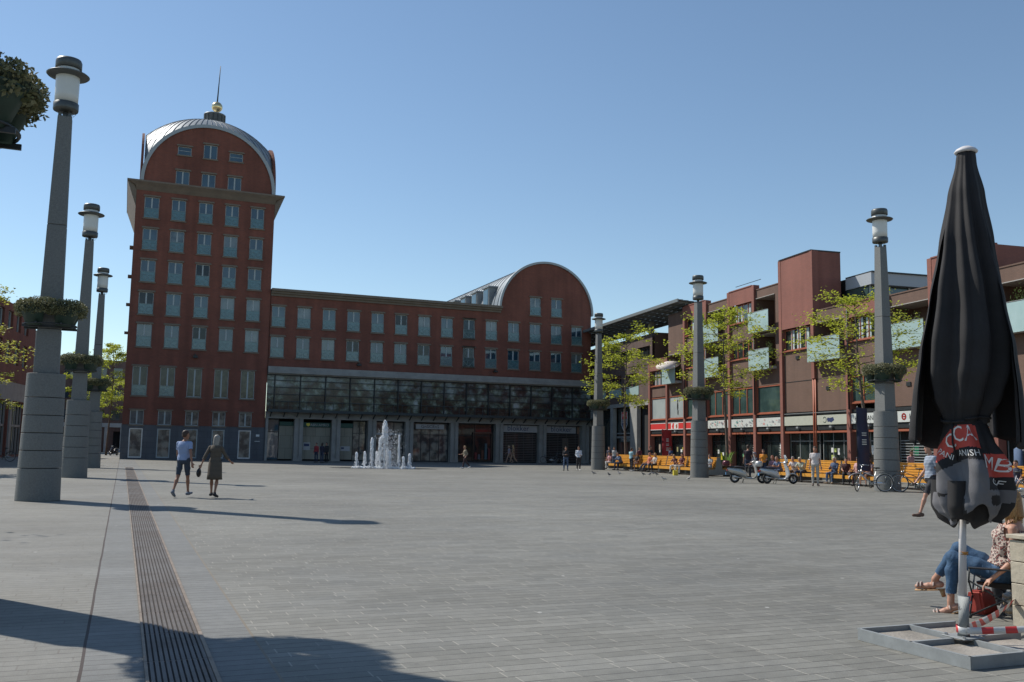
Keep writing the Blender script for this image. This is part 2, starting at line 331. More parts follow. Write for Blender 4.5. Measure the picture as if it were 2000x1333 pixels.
# ---- tower
TW = empty('tower_building', (0, FY, 0), label='tall red brick tower with domed zinc roof, stone cornice and golden ball on a mast', cat='building')
TX0, TX1, TD = -.15, 11.9, 12.0
cols = [(.56, 1.80), (2.86, 4.06), (5.20, 6.40), (7.50, 8.70), (9.78, 10.98)]
rows = [(21.38, 23.30), (18.50, 20.42), (15.62, 17.58), (12.72, 14.70), (9.84, 11.86)]
ops = [(a, c, d, e) for a, c in cols for d, e in rows]
tall = [(c-.62, c+.62, 5.55, 8.1) for c in (1.05, 3.32, 5.6, 7.9, 10.2)]
ops += tall
CB = 23.85; SP = 24.75            # cornice foot, springing of the arch
gr = [(c-.56, c+.56, 3.02, 4.28) for c in (1.0, 3.28, 5.55, 7.85, 10.15)]
w = MB(); facade(w, TX0, TX1, 2.98, CB, ops+gr, .25)
for X in (TX0, TX1): w.add([(X, 0, 2.98), (X, TD, 2.98), (X, TD, CB), (X, 0, CB)], [(0, 1, 2, 3)])
w.add([(TX0, TD, 0), (TX1, TD, 0), (TX1, TD, CB), (TX0, TD, CB)], [(0, 1, 2, 3)])
w.bx(TX0+.3, TX1-.3, .3, TD-.3, .1, CB)         # core behind the openings
w.build('wall', m_brick, TW, recalc=True)
door = [(c-.55, c+.55, .15, 2.7) for c in (1.0, 3.28, 5.55, 7.85, 10.15)]
w = MB(); facade(w, TX0-.03, TX1+.03, 0, 2.95, door, .25, y=-.04)
for X in (TX0-.03, TX1+.03): w.add([(X, -.04, 0), (X, TD, 0), (X, TD, 2.95), (X, -.04, 2.95)], [(0, 1, 2, 3)])
w.bx(TX0-.05, TX1+.05, -.06, .02, 2.95, 3.0)
w.build('stone_plinth', m_blue, TW)
for a, c in cols:
    for d, e in rows:
        put_window(TW, (a+c)/2, d, c-a, e-d, 'french')
def photo_mat(name, c1, c2, c3, sc):
    m = glassmat(name, c1, .12, tint2=c2, sc=sc); return m
m_poster = [glassmat('printed_grey_film', (.018, .022, .024), .1, tint2=(.045+.006*i, .05+.005*i, .048), sc=1.3+.3*i) for i in range(5)]
for i, (a, c, d, e) in enumerate(tall): put_window(TW, (a+c)/2, d, c-a, e-d, 'tall' if i < 2 else 'x', panemat=m_poster[i], label='tall window covered by a printed grey picture')
m_shop = glassmat('shop_glass', (.05, .056, .06), .05, tint2=(.24, .235, .21), sc=1.6, spec=.7)
m_shopl = glassmat('shop_glass_pale', (.12, .135, .15), .1, tint2=(.07, .085, .1), sc=1.4)
for i, (a, c, d, e) in enumerate(gr): put_window(TW, (a+c)/2, d, c-a, e-d, 'x', panemat=m_shopl if i < 2 else m_shop)
for i, (a, c, d, e) in enumerate(door):
    f = MB(); wd = c-a
    f.bx(a, a+.09, .0, .1, d-.12, e); f.bx(c-.09, c, .0, .1, d-.12, e); f.bx(a+.09, c-.09, .0, .1, e-.09, e); f.bx(a+.09, c-.09, .0, .1, d-.12, d+.1)
    dn = 'glass_door' if i in (0, 4) else 'shop_window'
    o = f.build(dn, m_white if i in (0, 4) else m_wframe, TW)
    p = MB(); p.bx(a+.09, c-.09, .04, .055, d+.1, e-.09); p.build('pane', m_shop, o)
    if i in (0, 4): p = MB(); p.bx(a+.14, a+.17, -.05, -.02, 1.0, 1.35); p.build('handle', m_steel, o)
# cornice: front band with a small overhang, side brackets flaring outwards
c = MB()
FO, SO = .55, .82
def prof(x0, x1, y0, y1, z): return [(x0, y0, z), (x1, y0, z), (x1, y1, z), (x0, y1, z)]
c.add(prof(TX0-.02, TX1+.02, -.03, TD+.02, CB-.02)+prof(TX0-.1, TX1+.1, -.28, TD+.2, CB+.35)+prof(TX0-SO, TX1+SO, -FO, TD+FO, CB+.66)+prof(TX0-SO, TX1+SO, -FO, TD+FO, CB+.80),
      [(0, 1, 5, 4), (1, 2, 6, 5), (2, 3, 7, 6), (3, 0, 4, 7), (4, 5, 9, 8), (5, 6, 10, 9), (6, 7, 11, 10), (7, 4, 8, 11), (8, 9, 13, 12), (9, 10, 14, 13), (10, 11, 15, 14), (11, 8, 12, 15), (12, 13, 14, 15), (0, 3, 2, 1)])
for s_, X in ((-1, TX0), (1, TX1)):            # sloping side soffits reach far down the wall
    xo = X+s_*SO
    c.add([(X+s_*.012, -.02, CB-1.5), (X+s_*.012, TD, CB-1.5), (xo, TD+.3, CB+.70), (xo, -FO+.02, CB+.70), (X+s_*.012, -.02, CB+.70), (X+s_*.012, TD, CB+.70)],
          [(0, 1, 2, 3), (0, 3, 4), (1, 5, 2)])
c.build('cornice', m_stone, TW)
# arched gable, front
AC, AR = (TX0+TX1)/2+.1, 5.62; AZ = 24.72
aw = [(3.10, 4.28, 27.50, 28.30), (5.33, 6.53, 27.45, 28.78), (7.62, 8.82, 27.50, 28.30), (3.05, 4.22, 24.78, 26.02), (5.28, 6.48, 24.78, 26.02), (7.58, 8.78, 24.78, 26.02)]
def arch_wall(mb, cx, R, z0, ops, y, n=48, dep=.2, H=None):
    """semicircular wall filled in strips, openings cut out"""
    H = H or R
    xs = sorted({*[cx-R*math.cos(math.pi*i/n) for i in range(n+1)], *[o[0] for o in ops], *[o[1] for o in ops]})
    zt = lambda x: z0+H*math.sqrt(max(0, 1-((x-cx)/R)**2))
    for i in range(len(xs)-1):
        a, b = xs[i], xs[i+1]; m = (a+b)/2
        cuts = sorted([(o[2], o[3]) for o in ops if o[0] < m < o[1]]); lo = z0
        for d, e in cuts:
            if d > lo: mb.add([(a, y, lo), (b, y, lo), (b, y, d), (a, y, d)], [(0, 1, 2, 3)])
            lo = e
        mb.add([(a, y, lo), (b, y, lo), (b, y, max(lo, zt(b))), (a, y, max(lo, zt(a)))], [(0, 1, 2, 3)])
    for a, c_, d, e in ops:
        mb.add([(a, y, d), (c_, y, d), (c_, y, e), (a, y, e), (a, y+dep, d), (c_, y+dep, d), (c_, y+dep, e), (a, y+dep, e)], [(0, 4, 5, 1), (1, 5, 6, 2), (2, 6, 7, 3), (3, 7, 4, 0)])
w = MB(); arch_wall(w, AC, AR, AZ, aw, .02); w.build('arched_gable', m_brick, TW, label='arched brick gable under the dome')
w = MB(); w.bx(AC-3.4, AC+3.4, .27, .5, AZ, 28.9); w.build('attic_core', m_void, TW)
for a, c_, d, e in aw: put_window(TW, (a+c_)/2, d, c_-a, e-d, 'single' if e-d < .9 else 'double', y=.02)
r = MB()      # arch rim
n = 48
for k, (ri, ro, y0, y1) in enumerate([(AR-.02, AR+.28, -.12, .35)]):
    vs = []
    for i in range(n+1):
        t = math.pi*i/n
        for R_, yy in ((ri, y0), (ro, y0), (ro, y1), (ri, y1)): vs.append((AC-R_*math.cos(t), yy, AZ+.02+R_*math.sin(t)))
    r.add(vs, [(i*4+j, i*4+(j+1) % 4, i*4+4+(j+1) % 4, i*4+4+j) for i in range(n) for j in range(4)])
r.build('arch_rim', mat('pale_zinc_trim', (.33, .36, .37), .45, .3), TW)
# sail dome: a sphere cut by the four arches
dm = MB(); H_ = AR; cyd = H_+.2; Rs = H_*math.sqrt(2); nn = 44
vs = []; seam = MB()
def domez(x, y): return AZ+.1+math.sqrt(max(0, Rs*Rs-x*x-y*y))*.985
for j in range(nn+1):
    for i in range(nn+1):
        x = -H_*math.cos(math.pi*i/nn); y = -H_*math.cos(math.pi*j/nn); vs.append((AC+x, cyd+y, domez(x, y)))
dm.sm = True
dm.add(vs, [(j*(nn+1)+i, j*(nn+1)+i+1, (j+1)*(nn+1)+i+1, (j+1)*(nn+1)+i) for i in range(nn) for j in range(nn)])
for k in range(64):
    t = 2*math.pi*k/64; e = 1/max(abs(math.cos(t)), abs(math.sin(t))); P = []
    for q in range(13):
        r_ = H_*e*(.14+.86*q/12); x, y = r_*math.cos(t)*.999, r_*math.sin(t)*.999; P.append((AC+x, cyd+y, domez(x, y)+.02))
    for a, b_ in zip(P, P[1:]): seam.bar(a, b_, .05, .07)
rf = dm.build('dome_roof', m_zinc, TW); seam.build('standing_seams', m_zincd, rf)
for s_ in (-1, 1):      # side gables as thin brick arches
    w = MB(T=lambda x, y, z, s_=s_: (AC+s_*(AR+.10)+y*s_, cyd+x, z)); arch_wall(w, 0, AR+.25, AZ, [], 0, 32); arch_wall(w, 0, AR+.25, AZ, [], .22, 32)
    for i in range(32):
        t0, t1 = math.pi*i/32, math.pi*(i+1)/32; q = lambda t, y: (-(AR+.25)*math.cos(t), y, AZ+(AR+.25)*math.sin(t)); w.add([q(t0, 0), q(t1, 0), q(t1, .22), q(t0, .22)], [(0, 1, 2, 3)])
    w.build('side_gable', m_brick, TW)
dz = domez(0, 0)
l = MB(); l.lathe([(1.0, dz-.4), (1.0, dz+.9), (1.04, dz+.9), (1.04, dz+1.0), (.9, dz+1.0)], 28, (AC+.55, cyd, 0))
lt = l.build('roof_lantern', m_zinc, TW)
l = MB()
for k in range(14): t = 2*math.pi*k/14; l.bx(AC+.55+1.0*math.cos(t)-.03, AC+.55+1.0*math.cos(t)+.03, cyd+math.sin(t)-.03, cyd+math.sin(t)+.03, dz, dz+.95)
l.build('lantern_ribs', m_dark, lt)
l = MB(); l.ell((AC+.72, cyd, dz+1.85), (.52, .52, .52), 28, 16); l.build('golden_ball', m_gold, TW)
l = MB(); l.tube([(AC+.72, cyd, dz+.9), (AC+.72, cyd, dz+1.4)], .07); l.tube([(AC+.72, cyd, dz+2.4), (AC+.85, cyd, dz+6.1)], [.07, .035]); l.build('mast', m_dark, TW)
# small street-facing bits: house number plate, spotlight
l = MB(); l.bx(11.15, 11.45, -.07, -.042, 2.15, 2.35); l.bx(11.05, 11.5, -.07, -.042, 1.7, 1.75); l.build('number_plate', m_white, TW)
l = MB(); l.bx(5.35, 5.75, -.35, 0, 9.05, 9.25); l.bx(5.5, 5.6, -.2, 0, 9.25, 9.4); l.build('spotlight', m_dark, TW)
for z in (11.3, 13.9, 16.5, 19.2):
    l = MB(); l.bx(TX0-.3, TX0, 3, 4.4, z, z+.12); l.bx(TX1, TX1+.22, 2.5, 3.9, z+.3, z+.42); l.bx(TX1, TX1+.2, 2.6, 3.8, z+2.2, z+2.3); l.build('side_sill', m_stone, TW)
# ---- wing
WG = empty('wing_building', (0, FY, 0), label='long brick wing with two window rows, glazed first floor and arched end gable', cat='building')
WX0, WX1, WD = 11.95, 45.3, 60
px = [12.12+1.19/2+ i*2.355 for i in range(14)]
px = [12.70+i*2.357 for i in range(9)]+[31.53, 33.95, 36.40, 38.82, 41.24, 43.62]
r1, r2 = (12.36, 14.27), (9.50, 11.42)
opw = [(x-.61, x+.61, *q) for x in px for q in (r1, r2)]; top2 = [(38.2, 39.42, 15.2, 17.06), (40.63, 41.85, 15.2, 17.06)]
LB = 8.62
w = MB(); facade(w, WX0, WX1, LB, 15.2, [o for o in opw], .25, y=.02)
GC, GR, GZ = 40.12, 5.2, 15.55
w.add([(34.95, .02, 15.2), (WX1, .02, 15.2), (WX1, .02, GZ), (34.95, .02, GZ)], [(0, 1, 2, 3)]) if False else None
tt = [(a, c_, 15.2, e) for a, c_, d, e in top2]
for xa, xb in ((34.92, 38.2), (39.42, 40.63), (41.85, WX1)): w.add([(xa, .02, 15.2), (xb, .02, 15.2), (xb, .02, GZ), (xa, .02, GZ)], [(0, 1, 2, 3)])
arch_wall(w, GC, GR, GZ, [(a, c_, GZ, e) for a, c_, d, e in top2], .02, dep=.22)
w.add([(WX1, .02, 4), (WX1, WD, 4), (WX1, WD, 15.6), (WX1, .02, 15.6)], [(0, 1, 2, 3)])
w.bx(WX0, WX1-.3, .3, 14, 8.0, 15.0); w.bx(35.5, WX1-.4, .32, .6, 15, 18)
w.build('wall', m_brick, WG)
for x in px:
    for d, e in (r1, r2): put_window(WG, x, d, 1.22, e-d, 'french', y=.02)
for a, c_, d, e in top2: put_window(WG, (a+c_)/2, d, c_-a, e-d, 'french', y=.02)
c = MB(); c.bx(WX0, 34.92, -.12, .5, 15.2, 15.42); c.bx(WX0, 34.95, -.3, .6, 15.42, 15.62); c.bx(WX0, 34.98, -.5, 14, 15.62, 15.86); c.build('cornice', m_stone, WG)
# barrel roof over the end gable, with dormers on its left flank
n = 40; b = MB(); b.sm = True; vs = []
Lr = 62
for i in range(n+1):
    t = math.pi*i/n
    for y in (.1, Lr): vs.append((GC-(GR+.02)*math.cos(t), y, GZ+(GR+.02)*math.sin(t)))
b.add(vs, [(i*2, i*2+1, i*2+3, i*2+2) for i in range(n)]); rf = b.build('barrel_roof', m_zinc, WG)
r = MB(); vs = []
for i in range(n+1):
    t = math.pi*i/n
    for R_, yy in ((GR-.02, -.14), (GR+.2, -.14), (GR+.2, .3), (GR-.02, .3)): vs.append((GC-R_*math.cos(t), yy, GZ+.01+R_*math.sin(t)))
r.add(vs, [(i*4+j, i*4+(j+1) % 4, i*4+4+(j+1) % 4, i*4+4+j) for i in range(n) for j in range(4)]); r.build('arch_rim', bpy.data.materials['pale_zinc_trim'], WG)
r = MB()
for k in range(52):
    y = .9+k*1.15
    for i in range(n//2): 
        t0, t1 = math.pi*i/n, math.pi*(i+1)/n; R_ = GR+.04; r.bar((GC-R_*math.cos(t0), y, GZ+R_*math.sin(t0)), (GC-R_*math.cos(t1), y, GZ+R_*math.sin(t1)), .04, .06)
r.build('standing_seams', m_zincd, rf)
for k in range(16):
    y = 3+k*3.6; d = MB(); d.bx(34.75, 37.4, y, y+1.7, 15.6, 18.3); d.bx(34.6, 37.3, y-.15, y+1.85, 18.3, 18.45); dd = d.build('dormer', m_zinc, WG)
    g_ = MB(); g_.bx(34.70, 34.75, y+.2, y+1.5, 16.2, 18.1); g_.build('dormer_window', m_glass, dd)
    pass
# stone band, glazed first floor with printed film, catwalk
c = MB(); c.bx(WX0, WX1, -.35, .3, 8.28, 8.62); c.bx(WX0, WX1, -.55, .3, 8.0, 8.28); c.bx(WX0, WX1, -.28, .3, 7.90, 8.0); c.build('stone_band', m_stone2, WG)
def film():
    m = bpy.data.materials.new('printed_film_glass'); m.use_nodes = True; n_ = m.node_tree; N = n_.nodes; L = n_.links; b = N['Principled BSDF']
    tc = N.new('ShaderNodeTexCoord')
    def no(sc, det, off): 
        mp = N.new('ShaderNodeMapping'); mp.inputs['Location'].default_value = off; L.new(tc.outputs['Object'], mp.inputs[0]); t = N.new('ShaderNodeTexNoise'); t.inputs['Scale'].default_value = sc; t.inputs['Detail'].default_value = det; t.inputs['Roughness'].default_value = .6; L.new(mp.outputs[0], t.inputs['Vector']); return t.outputs[0]
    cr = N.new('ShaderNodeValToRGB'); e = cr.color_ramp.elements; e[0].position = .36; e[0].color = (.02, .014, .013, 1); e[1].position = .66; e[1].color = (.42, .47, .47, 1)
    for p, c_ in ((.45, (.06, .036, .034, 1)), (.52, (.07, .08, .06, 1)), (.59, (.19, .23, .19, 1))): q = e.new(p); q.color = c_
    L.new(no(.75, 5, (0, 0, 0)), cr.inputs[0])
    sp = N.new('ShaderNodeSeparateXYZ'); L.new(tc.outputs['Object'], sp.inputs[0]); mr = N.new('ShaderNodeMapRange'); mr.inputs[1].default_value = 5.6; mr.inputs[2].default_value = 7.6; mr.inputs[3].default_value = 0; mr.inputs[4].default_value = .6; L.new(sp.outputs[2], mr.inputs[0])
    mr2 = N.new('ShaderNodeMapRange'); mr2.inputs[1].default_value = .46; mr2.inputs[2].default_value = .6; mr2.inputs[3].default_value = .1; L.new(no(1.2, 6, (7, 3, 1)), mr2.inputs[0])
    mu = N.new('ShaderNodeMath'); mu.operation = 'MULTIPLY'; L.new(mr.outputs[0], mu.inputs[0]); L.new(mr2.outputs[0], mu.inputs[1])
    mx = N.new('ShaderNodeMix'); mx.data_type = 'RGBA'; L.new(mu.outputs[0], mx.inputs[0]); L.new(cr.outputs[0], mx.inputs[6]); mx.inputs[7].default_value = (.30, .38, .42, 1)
    L.new(mx.outputs[2], b.inputs['Base Color']); b.inputs['Roughness'].default_value = .12; b.inputs['Specular IOR Level'].default_value = .35
    return m
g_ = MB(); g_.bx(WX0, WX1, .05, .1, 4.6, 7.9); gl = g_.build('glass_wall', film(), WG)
f = MB()
for z in (7.36, 6.72, 6.08, 5.44): f.bx(WX0, WX1, -.12, -.07, z-.03, z+.03)
for i in range(15): x = 12.63+i*2.345; f.bx(x-.04, x+.04, -.14, .05, 4.55, 7.9)
f.bx(WX0, WX1, -.14, .05, 7.82, 7.898)
f.build('glazing_bars', m_dark, WG)
f = MB(); f.bx(WX0, WX1, -1.15, -.02, 4.50, 4.62); f.bx(WX0, WX1, -1.22, -1.15, 4.42, 4.66)
f.bx(WX0, WX1, -1.18, -1.15, 5.38, 5.42); f.bx(WX0, WX1, -1.18, -1.15, 5.0, 5.02)
for i in range(41): x = 12.1+i*.825; f.bx(x-.02, x+.02, -1.19, -1.15, 4.62, 5.4)
for i in range(28): x = 12.3+i*1.2; f.bar((x, -1.1, 4.44), (x, -.3, 4.02), .07, .09); f.bar((x, -1.1, 4.47), (x, -.02, 4.47), .07, .07)
f.build('catwalk', mat('dark_green_steel', (.045, .06, .065), .5, .4, noise=(2, .15)), WG)
c = MB(); c.bx(WX0, WX1, -.25, .3, 3.86, 4.5); c.build('concrete_beam', m_stone2, WG)
pc = [12.05, 14.95, 18.43, 21.88, 25.55, 30.15, 34.95, 39.73, 44.65]
for i, x in enumerate(pc):
    c = MB(); 
    if i == 0: c.bx(x-.1, x+.12, -.2, .5, 0, 3.86)
    else:
        c.bx(x-.40, x-.07, -.22, .5, 0, 3.858); c.bx(x+.07, x+.40, -.22, .5, 0, 3.858); c.bx(x-.07, x+.07, -.12, .5, 0, 3.858); c.bx(x-.42, x+.42, -.24, .5, 0, .25)
    c.build('column', m_stone2, WG)
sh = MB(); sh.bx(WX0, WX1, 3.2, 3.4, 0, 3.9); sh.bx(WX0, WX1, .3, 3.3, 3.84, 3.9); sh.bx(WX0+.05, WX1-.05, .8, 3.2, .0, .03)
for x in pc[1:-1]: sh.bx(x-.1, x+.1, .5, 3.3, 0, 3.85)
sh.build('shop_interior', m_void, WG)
def shopfront(x0, x1, z1=3.84, mats=None, nm='shop_window', y=.45, div=3, doorat=None):
    f = MB(); t = .06
    for i in range(div+1): x = x0+(x1-x0-t)*i/div; f.bx(x, x+t, y, y+.09, 0, z1)
    f.bx(x0, x1, y+.003, y+.087, z1-.1, z1-.003); f.bx(x0, x1, y+.003, y+.087, 0, .12); f.bx(x0, x1, y+.003, y+.087, z1*.68, z1*.68+.06)
    o = f.build(nm, m_dark, WG); p = MB(); p.bx(x0+t, x1-t, y+.04, y+.055, .12, z1-.1); p.build('pane', mats or m_shop, o); return o
# bay 1: bank entrance; bay 2: bank wall with sign; bay 3: bank panel and a shop; ...
shopfront(12.2, 12.9+.35, div=1, mats=m_glass)
b = MB(); b.bx(13.27, 14.55, .40, .52, .15, 3.2); b.build('cream_panel', m_beige, WG)
b = MB(); b.bx(13.27, 14.55, .30, .52, 3.22, 3.58); b.build('green_fascia', m_green, WG)
b = MB(); b.bx(15.37, 18.0, .40, .52, .15, 3.12); b.build('cream_panel', m_beige, WG)
b = MB(); b.bx(15.37, 18.0, .30, .52, 3.14, 3.56); fs = b.build('green_fascia', m_green, WG, label='green fascia with the bank name')
b = MB(); lettering(b, 'ABN·AMRO', .34, lambda u, v: (16.95+u, .29, 3.33+v)); b.build('lettering', m_paper, fs)
b = MB(); b.add([(15.72, .285, 3.5), (16.05, .285, 3.5), (16.05, .285, 3.3), (15.885, .285, 3.18), (15.72, .285, 3.3)], [(0, 1, 2, 3, 4)]); b.build('emblem', m_yel, fs)
b = MB(); b.bx(15.5, 16.15, .36, .40, 1.0, 1.7); cm = b.build('cash_machine', m_paper, WG); b = MB(); b.bx(15.58, 16.07, .345, .36, 1.35, 1.6); b.build('screen', m_navy, cm)
b = MB(); b.bx(18.85, 20.1, .40, .52, .15, 3.12); b.build('cream_panel', m_beige, WG)
b = MB(); b.bx(18.85, 20.1, .30, .52, 3.14, 3.56); b.build('green_fascia', m_green, WG)
b = MB(); b.bx(19.0, 19.9, .36, .40, .95, 1.4); cm = b.build('cash_machine', m_paper, WG); b = MB(); b.bx(19.07, 19.35, .345, .36, 1.15, 1.3); b.build('screen', m_navy, cm)
shopfront(20.13, 21.45, div=2); shopfront(22.3, 25.1, div=3); b = MB(); b.bx(22.4, 25.0, .3, .34, 2.55, 2.72); b.build('notice_board', m_paper, WG)
shopfront(25.98, 29.72, div=4)
b = MB(); b.bx(26.3, 29.2, .2, .3, 3.2, 3.66); sg = b.build('shop_sign', m_paper, WG, label='pale shop sign with dark capitals')
b = MB(); lettering(b, 'GnSCEnS', .42, lambda u, v: (27.75+u*1.15, .19, 3.43+v)); b.build('lettering', m_blackl, sg)
shopfront(30.58, 34.5, div=2, mats=glassmat('dark_shop_glass', (.02, .022, .025), .05, tint2=(.045, .03, .028), sc=1.0))
b = MB(); b.bx(32.3, 32.36, .3, .44, .15, 3.0); b.bx(34.3, 34.36, .3, .44, .15, 3.0); b.bx(32.36, 34.3, .3, .44, 2.9, 3.0)
b.build('display_frame', mat('display_wood', (.10, .07, .05), .6), WG)
for k in range(5):
    b = MB(); b.bx(32.5+.36*k, 32.75+.36*k, .32, .4, .3, .3+[.7, .5, .9, 1.6, 1.1][k]); b.build('display_item', mat('display_colour', [(.16, .03, .03), (.12, .12, .14), (.13, .05, .03), (.08, .12, .14), (.15, .03, .03)][k], .7), WG)
for xa, xb in ((35.4, 39.28), (40.18, 44.2)):
    b = MB(); b.bx(xa, xb-(.5 if xa > 40 else 0), .2, .3, 3.08, 3.78); sg = b.build('shop_sign', m_paper, WG, label='pale shop fascia with dark blue letters')
    b = MB(); lettering(b, 'blokker', .78, lambda u, v: ((xa+xb)/2-.2+u, .19, 3.47+v)); b.build('lettering', m_navy, sg)
    b = MB()
    for i in range(17): z = .12+i*.172; b.bx(xa, xb, .3, .32, z, z+.075)
    for i in range(4): x = xa+(xb-xa)*(i+.5)/4; b.bx(x-.02, x+.02, .325, .345, .1, 3.05)
    b.build('roller_shutter', mat('shutter_slats', (.13, .125, .125), .5, .4), WG)
    shopfront(xa, xb, z1=3.05, div=2, mats=bpy.data.materials['dark_shop_glass'], y=.6)
b = MB(); b.bx(42.2, 42.9, .35, .37, 1.1, 2.6); b.build('poster', m_stone, WG)
for x in (20.2, 34.2):
    l = MB(); l.bx(x, x+.4, -.35, 0, 9.05, 9.22); l.bx(x+.15, x+.25, -.2, .02, 9.22, 9.35); l.build('spotlight', m_dark, WG)
# ------------------------------------------------------------------ right-hand shop building (local y runs along the facade, outward = -x)
A8 = math.radians(6.8)
SB = empty('shop_building', (41, 51, 0), -A8, label='long brown and red brick shop building with glass balconies and shopfronts behind the benches', cat='building')
TR = lambda u, o, z: (-o, u, z)            # u along the facade, o outwards, z up
m_redb = brickmat('rosy_brick', (.285, .105, .076), (.25, .094, .07), (.20, .093, .075), stain=.12)
m_brob = brickmat('brown_brick', (.168, .098, .070), (.15, .088, .064), (.115, .077, .06), stain=.12)
m_orange = mat('orange_steel', (.36, .11, .06), .5, noise=(2, .1)); m_balg = glassmat('pale_green_glass', (.36, .485, .465), .12, tint2=(.395, .52, .50), sc=1.5, spec=.6)
m_mez = glassmat('green_glass', (.035, .065, .06), .06, tint2=(.06, .1, .09), sc=.9, spec=.9); m_soff = mat('pale_soffit', (.40, .38, .35), .8)
m_sign = mat('sign_white', (.60, .62, .58), .5, noise=(3, .05)); m_red = mat('sign_red', (.62, .045, .04), .5); m_fog = glassmat('frosted_white_glass', (.42, .46, .44), .2, tint2=(.36, .4, .39), sc=.7)
m_shopr = glassmat('clear_shop_glass', (.012, .018, .018), .04, tint2=(.035, .045, .042), sc=.8, spec=.8); m_curt = mat('curtain', (.45, .52, .52), .8)
G = [-27.0, -23.4, -21.7, -18.6, -14.5, -10.9, -7.2, -3.65, 0.05, 3.6, 7.2, 10.9, 14.7, 18.1, 21.7]
def sb(name, boxes, m, parent=SB, **k):
    b = MB(TR)
    for x in boxes: b.bx(*x)
    return b.build(name, m, parent, **k)
U0, U1 = -27.0, 21.7
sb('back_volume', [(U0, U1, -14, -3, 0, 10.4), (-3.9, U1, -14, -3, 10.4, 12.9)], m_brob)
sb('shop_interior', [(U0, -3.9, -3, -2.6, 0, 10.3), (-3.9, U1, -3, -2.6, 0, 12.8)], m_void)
# red brick piers (bay lines) in front of brown recessed bays
redbays = [(18.1, 21.7, 9.45), (10.9, 14.7, 13.42), (3.6, 7.2, 13.45), (-3.65, .05, 14.53), (-10.9, -7.2, 10.5), (-18.6, -14.5, 11.9)]
for k, u in enumerate(G):
    if u < U0: continue
    ztop = 13.0 if u > -4 else 10.3
    for a, c, t in redbays:
        if abs(u-a) < .02 or abs(u-c) < .02: ztop = t-.02
    zl = 6.2 if abs(u+3.65) < .01 else 0
    sb('pier', [(u-.16, u+.16, -.35, .12, zl, ztop)], m_redb)
b = MB(TR)      # twin downpipes where the pier stops short
for du in (-.1, .12): b.tube([(-3.65+du, .02, 0), (-3.65+du, .02, 6.2)], .06, 8)
b.build('downpipe', m_orange, SB)
mirr = lambda mb: mb
def wallpiece(u0, u1, z0, z1, ops, m, o=0., dep=.25, name='wall', cap=True):
    b = MB(lambda x, y, z: (-(o-y), x, z)); facade(b, u0, u1, z0, z1, ops, dep)
    if cap: b.bx(u0-.02, u1+.02, -.04, .4, z1, z1+.07)
    return b.build(name, m, SB)
def sbwin(u0, u1, z0, z1, n=3, o=0., m=m_shopr, fr=None, curtain=False, dep=.2):
    b = MB(TR); t = .07; oo = o-dep; fr = fr or m_orange
    b.bx(u0, u1, oo, oo+.1, z0, z0+t); b.bx(u0, u1, oo, oo+.1, z1-t, z1)
    for i in range(n+1): x = u0+(u1-u0-t)*i/n; b.bx(x, x+t, oo+.003, oo+.097, z0+t, z1-t)
    w = b.build('window', fr, SB); sb('pane', [(u0+.02, u1-.02, oo+.03, oo+.045, z0+t, z1-t)], m, w)
    if curtain: sb('curtain', [(u0+.5, u0+.95, oo+.047, oo+.06, z0+t, z1-t), (u0+1.45, u0+1.9, oo+.047, oo+.06, z0+t, z1-t), (u0+2.2, u0+2.6, oo+.047, oo+.06, z0+t, z1-t)], m_curt, w)
    b = MB(TR); b.bx(u0-.05, u1+.05, o-.05, o+.07, z0-.07, z0); b.build('sill', fr, w)
    return w
def balcony(u0, u1, z0, h=1.42, out=.55, open_top=None):
    b = MB(TR); b.bx(u0+.02, u1, -.2, out-.04, z0+.02, z0+.2); o = b.build('balcony', m_soff, SB)
    sb('glass_panel', [(u0, u1, out, out+.03, z0, z0+h)], m_balg, o)
    b = MB(TR); b.tube([(u0, out+.015, z0+h+.03), (u1, out+.015, z0+h+.03)], .025, 6)
    for uu in (u0+.35, u1-.35):
        for zz in (z0+.3, z0+h-.3): b.bx(uu-.03, uu+.03, out+.03, out+.05, zz-.03, zz+.03)
    b.build('handrail', m_steel, o); return o
def recess(u0, u1, z0, z1, dep=1.6):      # loggia: dark brick niche with a door
    b = MB(TR); b.add([(u0, 0, z0), (u0, -dep, z0), (u0, -dep, z1), (u0, 0, z1), (u1, 0, z0), (u1, -dep, z0), (u1, -dep, z1), (u1, 0, z1)], [(0, 1, 2, 3), (4, 5, 6, 7), (1, 5, 6, 2), (0, 1, 5, 4)])
    b.build('loggia', m_brob, SB); sb('loggia_soffit', [(u0, u1, -dep, 0, z1-.02, z1+.02)], m_soff)
    f = MB(TR); ud = u0+.35; f.bx(ud, ud+1.5, -dep+.02, -dep+.08, z0, z0+2.2); d = f.build('balcony_door', m_white, SB)
    sb('pane', [(ud+.1, ud+.7, -dep+.081, -dep+.09, z0+.1, z0+2.1), (ud+.8, ud+1.4, -dep+.081, -dep+.09, z0+.1, z0+2.1)], m_shopr, d)
